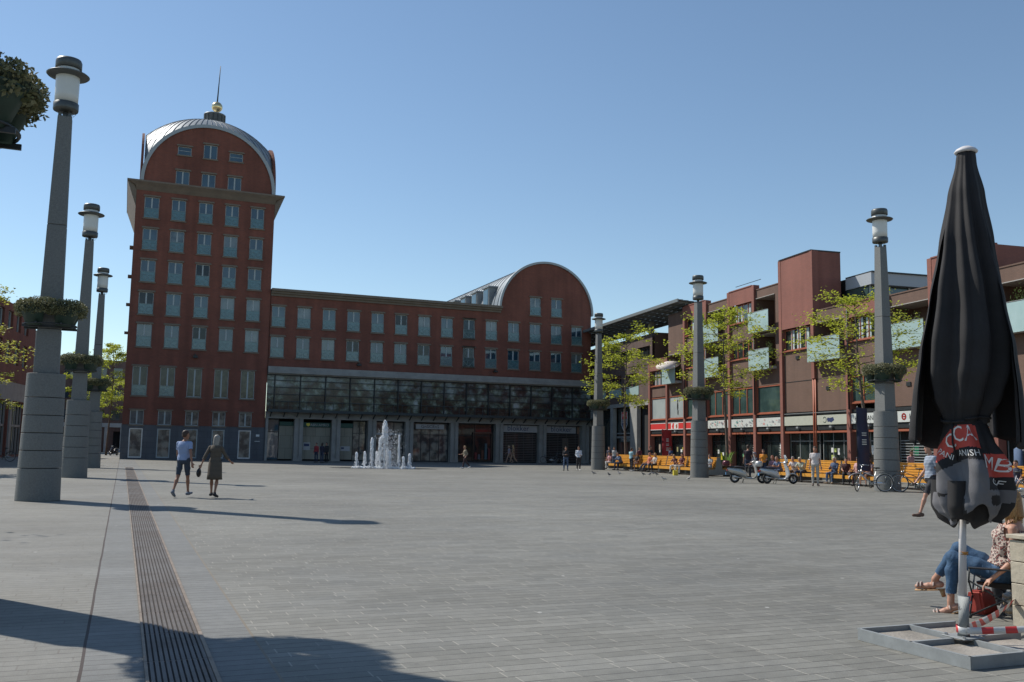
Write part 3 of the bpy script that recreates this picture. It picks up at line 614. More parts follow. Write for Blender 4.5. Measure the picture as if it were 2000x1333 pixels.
# red bays
def redbay(a, c, top, wins, upto):
    a += .16; c -= .16; lo = min(w[0] for w in wins)
    wallpiece(a, c, wins[-1][1], top, [], m_redb, o=.1)
    for i, (z0, z1) in enumerate(wins): sbwin(a+.05, c-.05, z0, z1, 4, o=0, curtain=(i == 1 or len(wins) == 1))
    # brown spandrels
    zz = [6.15]
    for z0, z1 in wins: wallpiece(a, c, zz[-1], z0-.02, [], m_brob, o=-.06, cap=False); zz.append(z1)
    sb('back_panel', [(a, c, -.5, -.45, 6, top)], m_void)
redbay(3.6, 7.2, 13.4, [(8.25, 9.55), (10.95, 12.3)], 6.1)
redbay(10.9, 14.7, 13.4, [(8.25, 9.55), (10.95, 12.3)], 6.1)
redbay(18.1, 21.7, 9.45, [(7.15, 8.5)], 6.1)
redbay(-10.9, -7.2, 10.45, [(8.2, 9.6)], 6.1)
redbay(-18.6, -14.5, 11.85, [(8.2, 9.6)], 6.1)
# tower block
wallpiece(-3.5, -.1, 9.72, 14.5, [], m_redb, o=.1)
for u in (-3.68, .02): sb('tower_side', [(u, u+.06, -2.1, .095, 9.72 if u > -1 else 10.2, 14.5)], m_redb)
sb('tower_cap', [(-3.72, .1, -2.1, .14, 14.5, 14.58)], m_dark)
sb('tower_back', [(-3.6, .0, -2.08, -1.9, 10, 14.45)], m_redb)
sbwin(-3.45, -.15, 8.25, 9.68, 4, o=0, curtain=True)
wallpiece(-3.5, -.1, 4.12, 8.2, [], m_brob, o=-.06, cap=False)
sb('wall_seam', [(-3.5, -.1, -.07, -.045, 6.12, 6.16), (-7.05, -3.8, -.07, -.045, 6.12, 6.16)], m_dark)
# second tower further right, wall behind its parapet
sb('tower_side', [(-18.62, -14.48, -4.2, -.3, 10.2, 11.85)], m_redb)
# brown recess bays with balconies: (u0,u1,roof,balconies z, loggias)
for a, c, top, bals in ((.05, 3.6, 13.02, [9.85, 7.17]), (7.2, 10.9, 13.02, [9.85, 7.17]), (14.7, 18.1, 13.06, [7.1]), (-7.2, -3.65, 10.5, [7.2]), (-14.5, -10.9, 10.4, [7.2]), (-27, -18.6, 10.5, [7.2])):
    a += .16; c -= .16; zs = sorted(bals); z = 6.1
    ops = []; off = .7 if c-a < 5 and a > -4 else 0
    for zb in zs: ops.append((a+off, c-.02, zb, zb+(2.55 if zb < 9 or top > 12 else 2.3)))
    wallpiece(a, c, 6.1 if a > -3.9 or a < -8 else 4.12, top, ops, m_brob, o=-.05, dep=.1)
    for o_ in ops: recess(o_[0]+.01, o_[1]-.01, o_[2], min(o_[3], top-.3))
    for zb in zs: balcony(a+off-.1, c+.05, zb, 1.42)
sb('side_wall', [(14.62, 14.7, -5, 0, 9, 13.0), (17.9, 18.1, -6, -.1, 9.4, 13.05)], m_brob)
# mezzanine glazing, beams, signs, shopfronts per bay
sb('beam', [(U0, U1, -.3, -.02, 3.90, 4.08), (U0, U1, -.3, -.02, 2.92, 3.2)], m_dark)
sb('orange_beam', [(U0, U1, -.28, .03, 2.74, 2.86), (.1, U1, -.28, .03, 4.08, 4.16), (-10.9, -7.3, -.28, .03, 4.4, 4.5)], m_orange)
bays = [(G[i], G[i+1]) for i in range(len(G)-1)]
for i, (a, c) in enumerate(bays):
    a += .16; c -= .16
    if a > 0: 
        pm = m_mez if a < 14 else (m_fog if a < 18 else m_fog)
        sbwin(a, c, 4.17, 6.08, 1 if (a < 1) else (3 if a < 14 else 1), o=-.02, m=pm, dep=.12)
    elif -11 < a < -7.3: sbwin(a, c, 4.5, 6.08, 3, o=-.02, m=m_mez, dep=.12)
    elif a < -7.3: wallpiece(a, c, 4.12, 6.1, [], m_brob, o=-.05, cap=False)
    # shopfront
    sm = m_shopr; fr = m_steel if a < 0 else m_dark
    b = MB(TR); 
    for q in range(4): u = a+(c-a-.05)*q/3; b.bx(u, u+.05, -.5, -.42, 0, 2.74)
    b.bx(a, c, -.497, -.423, 2.2, 2.26); b.bx(a, c, -.497, -.423, 0, .1)
    w = b.build('shop_window', fr, SB); sb('pane', [(a, c, -.47, -.455, .1, 2.74)], sm, w)
    rnd = random.Random(i)
    for q in range(4):
        uu = a+.3+rnd.random()*(c-a-.9); zz = .7+rnd.random()*1.0
        sb('window_sticker', [(uu, uu+.15+rnd.random()*.25, -.445, -.44, zz, zz+.2+rnd.random()*.35)], [m_white, mat('sticker', (rnd.random()*.5, .25+rnd.random()*.3, rnd.random()*.3), .6)][q % 2], w)
def sign(u0, u1, m, name='fascia_sign', z0=3.24, z1=3.84, **k): return sb(name, [(u0, u1, -.02, .05, z0, z1)], m, **k)
def decal(par, pts, m, name='emblem', o=.056): 
    b = MB(TR); b.add([(u, o, z) for u, z in pts], [tuple(range(len(pts)))]); return b.build(name, m, par)
def sbtext(par, t, size, u, z, m, sx=1, o=.058):
    b = MB(TR); lettering(b, t, size, lambda x, y: (u-x, o, z+y), sx=sx); return b.build('lettering', m, par)
for a, c in ((18.26, 21.55), (14.86, 17.94), (11.06, 14.54)): 
    sg = sign(a, c, m_red, label='red fascia sign with a pale edge'); sb('trim', [(a, c, .05, .06, 3.24, 3.29), (a, c, .05, .06, 3.79, 3.84)], m_white, sg)
    if 14 < a < 18:
        decal(sg, [(17.3, 3.3), (17.3, 3.78), (15.9, 3.78), (15.9, 3.3)], m_white); decal(sg, [(17.0, 3.3), (17.15, 3.5), (16.95, 3.78), (16.7, 3.78), (16.75, 3.3)], m_red, o=.06); decal(sg, [(16.35, 3.32), (16.4, 3.6), (16.1, 3.74), (16.05, 3.4)], m_orange, o=.06)
m_scr = [mat('sign_pink', (.62, .33, .30), .5), mat('sign_grey', (.32, .32, .33), .5), mat('sign_teal', (.25, .42, .38), .5)]
for a, c in ((7.36, 10.74), (3.76, 7.04), (.21, 3.44)):
    sg = sign(a, c, m_sign, label='white shop sign crowded with small pictures'); rnd = random.Random(int(a*7))
    for q in range(26 if a > 1 else 12):
        uu = a+.1+rnd.random()*(c-a-.5); zz = 3.28+rnd.random()*.38; w_ = .05+rnd.random()*.25; h_ = .03+rnd.random()*.14
        decal(sg, [(uu, zz), (uu+w_, zz+rnd.random()*.06), (uu+w_*.8, zz+h_), (uu+.02, zz+h_*.8)], m_scr[q % 3], 'sign_picture', .056+.0015*q)
m_cream = mat('cream_sign', (.47, .48, .40), .5, noise=(3, .05))
sg = sign(-3.45, -.12, m_cream); sg = sign(-7.05, -3.9, m_cream, label='cream shop sign with a small blue emblem')
sb('trim', [(-7.05, -.12, .03, .06, 4.0, 4.03)], m_steel, sg)
decal(sg, [(-5.05, 3.4), (-4.95, 3.58), (-5.05, 3.68), (-5.25, 3.64), (-5.6, 3.69), (-5.7, 3.5), (-5.5, 3.42), (-5.4, 3.36), (-5.2, 3.42)], m_navy)
b = MB(TR); b.torus((-4.75, .057, 3.54), .19, .015, 'x', 20, 4) if False else b.lathe([(.001, 0)], 3)
b = MB(lambda x, y, z: (-.06, -4.72+x, 3.54+z)); b.torus((0, 0, 0), .17, .018, 'y', 20, 4, .5, 5.6); b.build('emblem_ring', m_green, sg)
sg = sign(-10.74, -7.36, m_sign, label='white optician sign with black capitals'); sbtext(sg, 'HANS ANDERS', .40, -9.05, 3.53, m_blackl)
sg = sign(-14.34, -11.06, m_sign, label='white sign with a red round emblem and capitals'); sbtext(sg, 'HANS', .4, -13.0, 3.53, m_blackl)
b = MB(lambda x, y, z: (-.06, -12.05+x, 3.54+z)); b.torus((0, 0, 0), .15, .045, 'y', 20, 4); b.bx(-.1, .1, -.005, .005, -.03, .03); b.build('emblem', m_red, sg)
for a, c in bays[:3]: sign(a+.16, c-.16, m_cream)
# mezzanine advertising: white figure poster, red poster with a letter
w = sb('poster', [(5.35, 6.0, -.12, -.105, 4.35, 5.75)], m_red, label='red poster behind the first floor glass'); sb('poster_foot', [(5.35, 6.0, -.104, -.1, 4.35, 4.6)], m_cream, w); sb('poster_head', [(5.7, 6.0, -.104, -.1, 5.2, 5.75)], m_balg, w)
b = MB(TR); b.ell((16.3, -.08, 5.2), (.12, .01, .35)); b.ell((16.3, -.08, 5.65), (.08, .01, .12)); b.ell((16.25, -.08, 4.7), (.09, .01, .25)); b.build('figure_print', m_dark, SB)
# palm-leaf prints on shop glass, shutters behind the tower bay
for uu in (6.1-1.6, 1.0):
    b = MB(TR)
    for k in range(9): b.bar((uu, -.44, .9+k*.16), (uu-.33*math.sin(.35+k*.33), -.44, 1.0+k*.16), .07, .012); b.bar((uu, -.44, .9+k*.16), (uu+.33*math.sin(.35+k*.33), -.44, 1.0+k*.16), .07, .012)
    b.build('leaf_print', m_sign, SB)
b = MB(TR)
for k in range(15): b.bx(-14.3, -11.1, -.4, -.38, .1+k*.15, .15+k*.15)
b.build('roller_shutter', m_steel, SB)
# penthouse set back on the lower roof, its end wall turned to the square
sb('penthouse', [(-6.0, -3.9, -15, -2.4, 10.4, 12.0)], m_mez); sb('penthouse_fascia', [(-6.5, -3.9, -15.5, -2.3, 12.0, 12.75)], mat('pale_blue_cladding', (.40, .43, .46), .5)); sb('penthouse_cap', [(-6.6, -3.9, -15.6, -2.3, 12.75, 12.83)], m_dark)
for o_ in (-2.6, -4.0, -5.5, -7.0, -8.5, -10, -11.5, -13): sb('penthouse_post', [(-6.08, -6.0, o_, o_+.12, 10.4, 12.0)], m_wframe)
sb('roof_rail', [(3.6, 7.2, -.6, -.55, 13.9, 13.93)] , m_dark)
# clothes and figures seen through the glass of the right-hand shops
for k, (u, cl) in enumerate(((-16.2, (.12, .2, .32)), (-17.0, (.3, .45, .5)), (-17.8, (.08, .12, .25)), (-15.4, (.35, .4, .45)), (-19.5, (.1, .15, .25)))):
    b = MB(TR); b.lathe([(.08, 2.3), (.24, 2.2), (.26, 1.5), (.22, 1.35)][::-1], 10, (u, -.3, -.4), 1, .5); b.build('hanging_jacket', mat('jacket_cloth', cl, .8), SB)
rnd = random.Random(7); m_clay = mat('clay_pot', (.28, .13, .08), .8); m_bpl = leafmat('balcony_leaf', (.08, .14, .035), (.16, .2, .06), .3)
for u, z, k in ((7.9, 9.87, .32), (9.2, 9.87, .22), (8.6, 7.19, .3), (1.3, 7.19, .3), (2.6, 9.87, .25), (16.0, 7.12, .3), (17.2, 7.12, .35), (-6.2, 7.22, .3), (-12.4, 7.22, .4), (-13.4, 7.22, .28), (-20.5, 7.22, .4)):
    b = MB(TR); b.lathe([(.13, 0), (.18, .3), (.16, .3)], 12, (u, .2, z+.2)); q = b.build('plant_pot', m_clay, SB); b = MB(TR); vs = []; fs = []
    for _ in range(260):
        p_ = (u+rnd.gauss(0, k*.6), .2+rnd.gauss(0, .12), z+1.0+abs(rnd.gauss(.2, k))); s_ = .06; i0 = len(vs); a_ = rnd.uniform(0, 6.28); vs += [p_, (p_[0]+s_*math.cos(a_), p_[1]+s_*math.sin(a_), p_[2]+.03), (p_[0]+s_*math.cos(a_)*.4, p_[1], p_[2]+.08)]; fs.append((i0, i0+1, i0+2))
    b.add(vs, fs); b.build('balcony_plant', m_bpl, q, recalc=False)
for u in (3.45, 10.75, 14.55, -7.35, -14.65): b = MB(TR); b.tube([(u, .16, 4.1), (u, .16, 10.2)], .045, 8); b.build('downpipe', m_dark, SB)
for u, z in ((-1.9, 7.6), (-5.2, 5.4), (-12.6, 5.2), (5.4, 6.9), (12.9, 6.9)): sb('wall_vent', [(u, u+.35, -.05, .0, z, z+.22)], m_dark)
for i, (a, c) in enumerate(bays[3:-1]): sb('wall_light', [((a+c)/2-.12, (a+c)/2+.12, -.02, .16, 3.05, 3.16)], m_steel)
# ------------------------------------------------------------------ older building further back with a louvred roof canopy
OB = empty('canopy_building', (41, 51, 0), -A8, label='dark brown brick building with a slatted roof canopy on posts, left of the shops', cat='building')
def ob(name, boxes, m, parent=OB):
    b = MB(TR)
    for x in boxes: b.bx(*x)
    return b.build(name, m, parent)
b = MB(lambda x, y, z: (.3+y, x, z))
V1 = 62
wins = [(25.0+i*4.2, 28.0+i*4.2, 6.9, 8.7) for i in range(9)]; wins2 = [(22.4+i*4.2, 25.2+i*4.2, 9.9, 11.0) for i in range(9)]
facade(b, 21.9, V1, 5.9, 12.0, wins+wins2, .3); b.bx(21.9, V1, .31, 10, 12.0, 12.15); b.build('wall', brickmat('dark_brown_brick', (.135, .085, .07), (.115, .075, .062), (.085, .065, .058)), OB)
ob('core', [(21.9, V1, -10, -.62, 0, 12)], m_brob)
for a, c, d, e in wins+wins2:
    f = MB(TR); f.bx(a, c, -.58, -.5, d, d+.07); f.bx(a, c, -.58, -.5, e-.07, e)
    for q in range(4): u = a+(c-a-.06)*q/3; f.bx(u, u+.06, -.577, -.503, d, e)
    w = f.build('window', m_redb if d < 8 else m_dark, OB); ob('pane', [(a, c, -.55, -.54, d, e)], m_shopr, w)
    if d < 8: ob('railing_glass', [(a-.1, c+.1, -.28, -.26, d-.3, d+.55)], m_balg, w)
ob('stone_band', [(21.9, V1, -.3, .05, 5.55, 5.9)], m_stone2)
for bx_ in ((24.6, 26.2, -.35, .04, 0, 5.55), (30.5, 31.2, -.35, .04, 0, 5.55), (36, 37, -.35, .04, 0, 5.55)): ob('stone_pier', [bx_], m_stone2)
ob('passage', [(21.95, 24.6, -.6, -.5, 0, 5.3)], m_void)
ob('glass_front', [(26.2, 30.5, -.5, -.45, 2.9, 5.5), (31.2, 36, -.5, -.45, .1, 5.5)], m_shopr); ob('front_frame', [(26.2, 30.5, -.44, -.38, 2.6, 2.78), (26.2, 30.5, -.44, -.38, 3.0, 3.1)], m_stone2)
ob('door_frame', [(26.5+.7*k, 26.58+.7*k, -.44, -.38, 0, 2.2) for k in range(5)], m_redb)
sg = ob('shop_sign', [(26.5, 29.8, -.4, -.3, 2.2, 2.6)], m_dark); b = MB(TR); lettering(b, 'SPORT ZONE', .42, lambda x, y: (28.0-x, -.29, 2.4+y)); b.build('lettering', m_sign, sg)
b = MB(TR); b.add([(29.2, -.36, 5.15), (29.2, -.36, 3.9), (28.95, -.36, 3.5), (28.5, -.36, 3.2), (28.05, -.36, 3.5), (27.8, -.36, 3.9), (27.8, -.36, 5.15)], [tuple(range(7))]); em = b.build('shield_emblem', m_navy, OB)
b = MB(TR); b.add([(29.15, -.35, 5.1), (29.15, -.35, 4.45), (27.85, -.35, 4.45), (27.85, -.35, 5.1)], [(0, 1, 2, 3)]); b.build('emblem_red', m_red, em)
b = MB(TR); lettering(b, 'SPORT', .42, lambda x, y: (28.5-x, -.345, 4.77+y), sx=.95); lettering(b, 'ZONE', .46, lambda x, y: (28.5-x, -.345, 4.2+y)); b.build('lettering', m_white, em)
b = MB(TR)
for q0, q1 in (((29.2, 5.15), (29.2, 3.9)), ((29.2, 3.9), (28.5, 3.2)), ((28.5, 3.2), (27.8, 3.9)), ((27.8, 3.9), (27.8, 5.15))): b.bar((q0[0], -.35, q0[1]), (q1[0], -.35, q1[1]), .05)
b.build('emblem_border', m_white, em)
b = MB(TR)
for k in range(26): u = 14.6+k*1.85; b.bar((u, .9, 13.9), (u, -3.2, 13.55), .12, .25)
for k in range(9): o = .72-k*.5; b.bar((14.0, o, 13.93-.082*(.9-o)), (V1, o, 13.93-.082*(.9-o)), .497, .03)
b.bx(14.0, V1, .9, 1.0, 13.72, 13.98); b.bx(14.0, V1, -3.3, -3.2, 13.3, 13.55)
b.build('slatted_canopy', mat('canopy_grey', (.22, .24, .24), .5, .3), OB)
ob('canopy_light_slit', [(14.2, 61.8, .55-k*.5, .63-k*.5, 13.84-.082*(.35+k*.5), 13.87-.082*(.35+k*.5)) for k in range(8)], m_stone2)  # pale strips on the closed underside, painted slits of light between the louvres
m_post = mat('post_grey', (.2, .19, .17), .7)
for u in (19.5, 24.5, 30, 36, 43, 50): ob('canopy_post', [(u-.2, u+.2, -1.6, -1.2, 12, 13.5)], m_post)
# ------------------------------------------------------------------ buildings at the left edge and across the end of the street
A9 = math.radians(8.6)
LBD = empty('corner_building', (-8.4, 100.5, 0), -A9, label='red brick building with tall shop windows at the left edge', cat='building')
def lb(name, boxes, m, parent=LBD):
    b = MB()
    for x in boxes: b.bx(*x)
    return b.build(name, m, parent)
TL = lambda u, d, z: (-d, -u, z)
b = MB(lambda u, y, z: (-y, -u, z)); W9 = [(2.2+i*5.4, 6.4+i*5.4, .2, 4.9) for i in range(9)]; W8 = [(2.6+i*2.7, 4.1+i*2.7, 8.2, 10.2) for i in range(16)]+[(2.6+i*2.7, 4.1+i*2.7, 11.2, 12.8) for i in range(16)]
facade(b, 0, 50, 0, 13.5, W9+W8, .4); b.add([(0, 0, 0), (0, 14, 0), (0, 14, 13.5), (0, 0, 13.5)], [(0, 1, 2, 3)]); b.bx(0, 50, .41, 14, 13.4, 13.6); b.build('wall', m_brick, LBD)
b = MB(TL); b.bx(0.1, 50, .8, 1.0, 0, 13); b.build('core', m_void, LBD)
b = MB(TL)
for a, c, d, e in W9: 
    for k in range(5): u = a+(c-a-.12)*k/4; b.bx(u, u+.12, .2, .34, d, e)
    b.bx(a, c, .2, .34, 2.7, 2.9)
b.build('shop_frame', m_stone2, LBD)
b = MB(TL)
for a, c, d, e in W9: b.bx(a, c, .36, .38, d, e)
b.build('shop_glass', m_shopr, LBD)
b = MB(TL); b.bx(2, 50, -.12, .02, 5.0, 6.6); b.build('pale_fascia', m_stone2, LBD)
for i in range(9): b = MB(TL); b.bx(1.4+i*5.4, 1.9+i*5.4, -.15, .01, 0, 5.0); b.build('pale_pier', m_stone2, LBD)
for a, c, d, e in W8[:16]+W8[16:]:
    f = MB(TL); f.bx(a, c, .2, .3, d, d+.08); f.bx(a, c, .2, .3, e-.08, e); f.bx(a, a+.08, .2, .3, d, e); f.bx(c-.08, c, .2, .3, d, e); f.bx((a+c)/2-.04, (a+c)/2+.04, .2, .3, d, e)
    w = f.build('window', m_wframe, LBD); p = MB(TL); p.bx(a, c, .31, .33, d, e); p.build('pane', m_glass, w)
def simple_block(name, loc, rz, w, d, h, mt, label, nx, nz, z0=4, wh=1.5, ww=1.3, base=None):
    t = empty(name, loc, rz, label=label, cat='building'); ops = [(-w/2+(i+.5)*w/nx-ww/2, -w/2+(i+.5)*w/nx+ww/2, z0+k*(h-z0)/nz+.6, z0+k*(h-z0)/nz+.6+wh) for i in range(nx) for k in range(nz)]
    ops0 = [(-w/2+(i+.5)*w/(nx//2 or 1)-1.2, -w/2+(i+.5)*w/(nx//2 or 1)+1.2, .1, 3.0) for i in range(nx//2 or 1)]
    b = MB(); facade(b, -w/2, w/2, 0, h, ops+ops0, .3)
    for X in (-w/2, w/2): b.add([(X, 0, 0), (X, d, 0), (X, d, h), (X, 0, h)], [(0, 1, 2, 3)])
    b.bx(-w/2, w/2, .31, d, h-.1, h+.1); b.build('wall', mt, t)
    b = MB(); b.bx(-w/2+.2, w/2-.2, .5, .7, 0, h-.2); b.build('core', m_void, t)
    b = MB()
    for i in range(nx): x = -w/2+i*w/nx; b.bx(x-.25, x+.25, -.15, 0, 0, 3.6)
    b.bx(-w/2, w/2, -.2, 0, 3.6, 4.2); b.build('pale_frontage', m_sign, t)
    for a, c, e, f_ in ops: q = MB(); q.bx(a, c, .2, .26, e, f_); q.build('window', m_glass, t)
    return t
simple_block('street_building', (-4.5, 150, 0), 0, 13, 20, 13.4, brickmat('dull_brick', (.24, .15, .12), (.22, .13, .1), (.17, .13, .11)), 'distant brown block with a pale ground floor closing the side street', 6, 3)
simple_block('street_building', (-13, 133, 0), .1, 9, 16, 15.5, m_stone2, 'distant grey block seen between the first two lamp columns', 4, 4)
simple_block('street_building', (-24, 165, 0), 0, 20, 16, 11.0, m_brob, 'distant low brown block behind the left trees', 7, 3)
# ------------------------------------------------------------------ granite lamp columns
m_gran = mat('blue_grey_granite', (.165, .168, .160), .75, noise=(30, .22), bump=(60, .15)); m_gjoint = mat('column_joint', (.05, .05, .05), .9)
m_lcap = mat('lamp_grey_metal', (.10, .105, .10), .45, .5, noise=(8, .1)); m_opal = mat('opal_glass', (.66, .66, .62), .35, noise=(2, .04))
m_pot = mat('dark_green_pot', (.018, .045, .033), .55, noise=(4, .2)); m_ivy = leafmat('planter_leaf', (.13, .14, .06), (.26, .24, .13), .2)
def make_lamp():
    t = empty('lamp_column', (0, 0, 0))
    z = [0, .81, 1.25, 1.69, 2.13, 2.58, 3.2]; R = [.52, .50, .49, .48, .47, .46, .45]
    for i in range(6):
        b = MB(); g = .008; b.lathe([(R[i]-.008, z[i]+(.0 if i == 0 else g)), (R[i], z[i]+.016), (R[i+1]+.001, z[i+1]-.016), (R[i+1]-.007, z[i+1]-g)], 72, flat=True); b.build('drum', m_gran, t)
    b = MB(); b.lathe([(.40, .1), (.40, 3.15)], 24); b.build('column_core', m_gjoint, t)
    for (z0, z1, a, c) in ((3.2, 4.33, .285, .268), (4.345, 7.05, .266, .222), (7.06, 9.98, .22, .168)):
        b = MB(); b.add([(sx*a, sy*a, z0) for sx, sy in ((-1, -1), (1, -1), (1, 1), (-1, 1))]+[(sx*c, sy*c, z1) for sx, sy in ((-1, -1), (1, -1), (1, 1), (-1, 1))], [(3, 2, 1, 0), (4, 5, 6, 7), (0, 1, 5, 4), (1, 2, 6, 5), (2, 3, 7, 6), (3, 0, 4, 7)])
        b.build('shaft', m_gran, t, bevel=.012)
    b = MB()
    for sx, sy in ((-1, -1), (1, -1), (1, 1), (-1, 1)): b.bx(sx*.12-.04, sx*.12+.04, sy*.12-.04, sy*.12+.04, 9.98, 10.06)
    b.lathe([(.07, 9.9), (.07, 10.16)], 14); b.tube([(.1, 0, 10.2), (.2, 0, 10.02), (.25, 0, 10.1), (.23, 0, 10.25)], .008, 5); b.build('lamp_stem', m_lcap, t)
    h = MB(); h.lathe([(.18, 10.14), (.30, 10.16), (.31, 10.2), (.31, 10.36), (.29, 10.37)], 32); hd = h.build('lamp_base', m_lcap, t)
    h = MB(); h.lathe([(.282, 10.36), (.29, 10.6), (.292, 11.0), (.285, 11.36)], 32); h.build('lamp_glass', m_opal, hd)
    h = MB(); h.lathe([(.29, 11.08), (.50, 11.105), (.53, 11.135), (.50, 11.16), (.31, 11.22), (.29, 11.22)], 40); h.build('lamp_brim', m_lcap, hd)
    h = MB(); h.lathe([(.30, 11.30), (.325, 11.32), (.325, 11.5), (.30, 11.56), (.1, 11.58)], 32); h.build('lamp_cap', m_lcap, hd)
    return t
def leafcloud(rnd, n, c, r, size, shell=.5, flat=1):
    vs = []; fs = []
    for _ in range(n):
        while True:
            p = Vector((rnd.uniform(-1, 1), rnd.uniform(-1, 1), rnd.uniform(-1, 1)))
            if shell < p.length < 1: break
        p = Vector((c[0]+p.x*r[0], c[1]+p.y*r[1], c[2]+p.z*r[2])); s = size*rnd.uniform(.6, 1.3)
        a = Vector((rnd.gauss(0, 1), rnd.gauss(0, 1), rnd.gauss(0, 1)*flat)).normalized(); b_ = a.cross(Vector((rnd.gauss(0, 1), rnd.gauss(0, 1), rnd.gauss(0, 1)))).normalized()
        k = len(vs); vs += [p-a*s, p+b_*s*.55, p+a*s, p-b_*s*.55]; fs.append((k, k+1, k+2, k+3))
    return vs, fs
def make_ring():
    t = empty('hanging_planter', (0, 0, 0)); rnd = random.Random(5)
    b = MB(); 
    for s_ in (-1, 1): b.bx(-.62, .62, s_*.285-.02, s_*.285+.02, 4.36, 4.42); b.bx(s_*.285-.02, s_*.285+.02, -.62, .62, 4.425, 4.47)
    b.torus((0, 0, 4.44), .62, .02, 'z', 36, 6); b.build('bracket', m_dark, t)
    for k in range(4):
        a = math.pi/4+k*math.pi/2; M_ = Matrix.Rotation(a, 3, 'Z')
        T = lambda x, y, z, M_=M_: tuple(M_@Vector((x, y, z)))
        b = MB(T); n = 14; rings = []
        for (ri, ro, aw, z) in ((.42, .62, .50, 4.40), (.36, .80, .66, 4.78), (.34, .84, .70, 4.80), (.40, .78, .62, 4.80), (.42, .7, .6, 4.72)):
            L_ = []
            for i in range(n):
                th = 2*math.pi*i/n; rr = (ro+ri)/2+(ro-ri)/2*math.cos(th); tt = aw*math.sin(th)*.95; L_.append((rr*math.cos(tt), rr*math.sin(tt), z))
            rings.append(L_)
        b.sm = True; b.add([p for L_ in rings for p in L_], [(i*n+j, i*n+(j+1) % n, (i+1)*n+(j+1) % n, (i+1)*n+j) for i in range(len(rings)-1) for j in range(n)]+[tuple(range(n)), tuple((len(rings)-1)*n+j for j in range(n))])
        p = b.build('planter_pot', m_pot, t)
        b = MB(T)
        for q in range(5):
            tt = (-.5+q*.25)*1.25; c = (.62*math.cos(tt), .62*math.sin(tt), 4.88+rnd.uniform(-.03, .04)); vs, fs = leafcloud(rnd, 620, c, (.26, .26, .18+rnd.random()*.06), .027, .6); b.add(vs, fs)
            vs, fs = leafcloud(rnd, 45, (c[0]*1.22, c[1]*1.22, 4.76), (.12, .12, .12), .035, .3); b.add(vs, fs)
        b.build('plant', m_ivy, p, recalc=False)
        b = MB(T)
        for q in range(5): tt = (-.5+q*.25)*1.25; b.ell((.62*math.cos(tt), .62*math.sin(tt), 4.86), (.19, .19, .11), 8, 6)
        b.build('planter_fill', mat('planter_shade', (.03, .035, .016), .9) if 'planter_shade' not in bpy.data.materials else bpy.data.materials['planter_shade'], p)  # dark lumps inside the foliage; shade among the leaves put into their colour
    return t
lp = make_lamp(); rg = make_ring(); N0 = len(S.collection.objects)
LAMPS = [((-1.78, 10.45), 0, 'granite lamp column standing out of view beside the camera, holding the nearest planter', 'dark leafy planter hanging at the top left corner'),
 ((-1.9, 26.5), 0, 'nearest and tallest granite lamp column at the left', 'leafy green planter around the nearest left lamp column'),
 ((-1.8, 42.9), 0, 'second granite lamp column in the left row', 'leafy planter around the second left lamp column'),
 ((-1.62, 58.7), 0, 'farthest granite lamp column in the left row, beside the tower', 'leafy planter around the farthest left lamp column'),
 ((32.25, 61.05), -A8, 'granite lamp column between the arched gable and the benches', 'leafy planter around the lamp column by the arched gable'),
 ((30.2, 44.95), -A8, 'granite lamp column in front of the yellow bench, left of the scooters', 'leafy planter around the middle lamp column of the right row'),
 ((28.45, 29.07), -A8, 'granite lamp column with bicycles leaning at its foot', 'leafy planter above the bicycles on the right lamp column')]
for i, ((x, y), rz, lb1, lb2) in enumerate(LAMPS):
    for j, (src, lab, cat, grp) in enumerate(((lp, lb1, 'street lamp', 'granite lamp columns around the square'), (rg, lb2, 'planter', 'planters hanging around the lamp columns'))):
        o = src if i == 0 else copy_tree(src)
        o.location = (x, y, .16 if (i == 0 and j) else 0); tag(o, lab, cat, grp)
        if j: o.rotation_euler = (0, 0, rz+(0, 0, math.pi/2, 0, math.pi, 0, math.pi/2)[i])
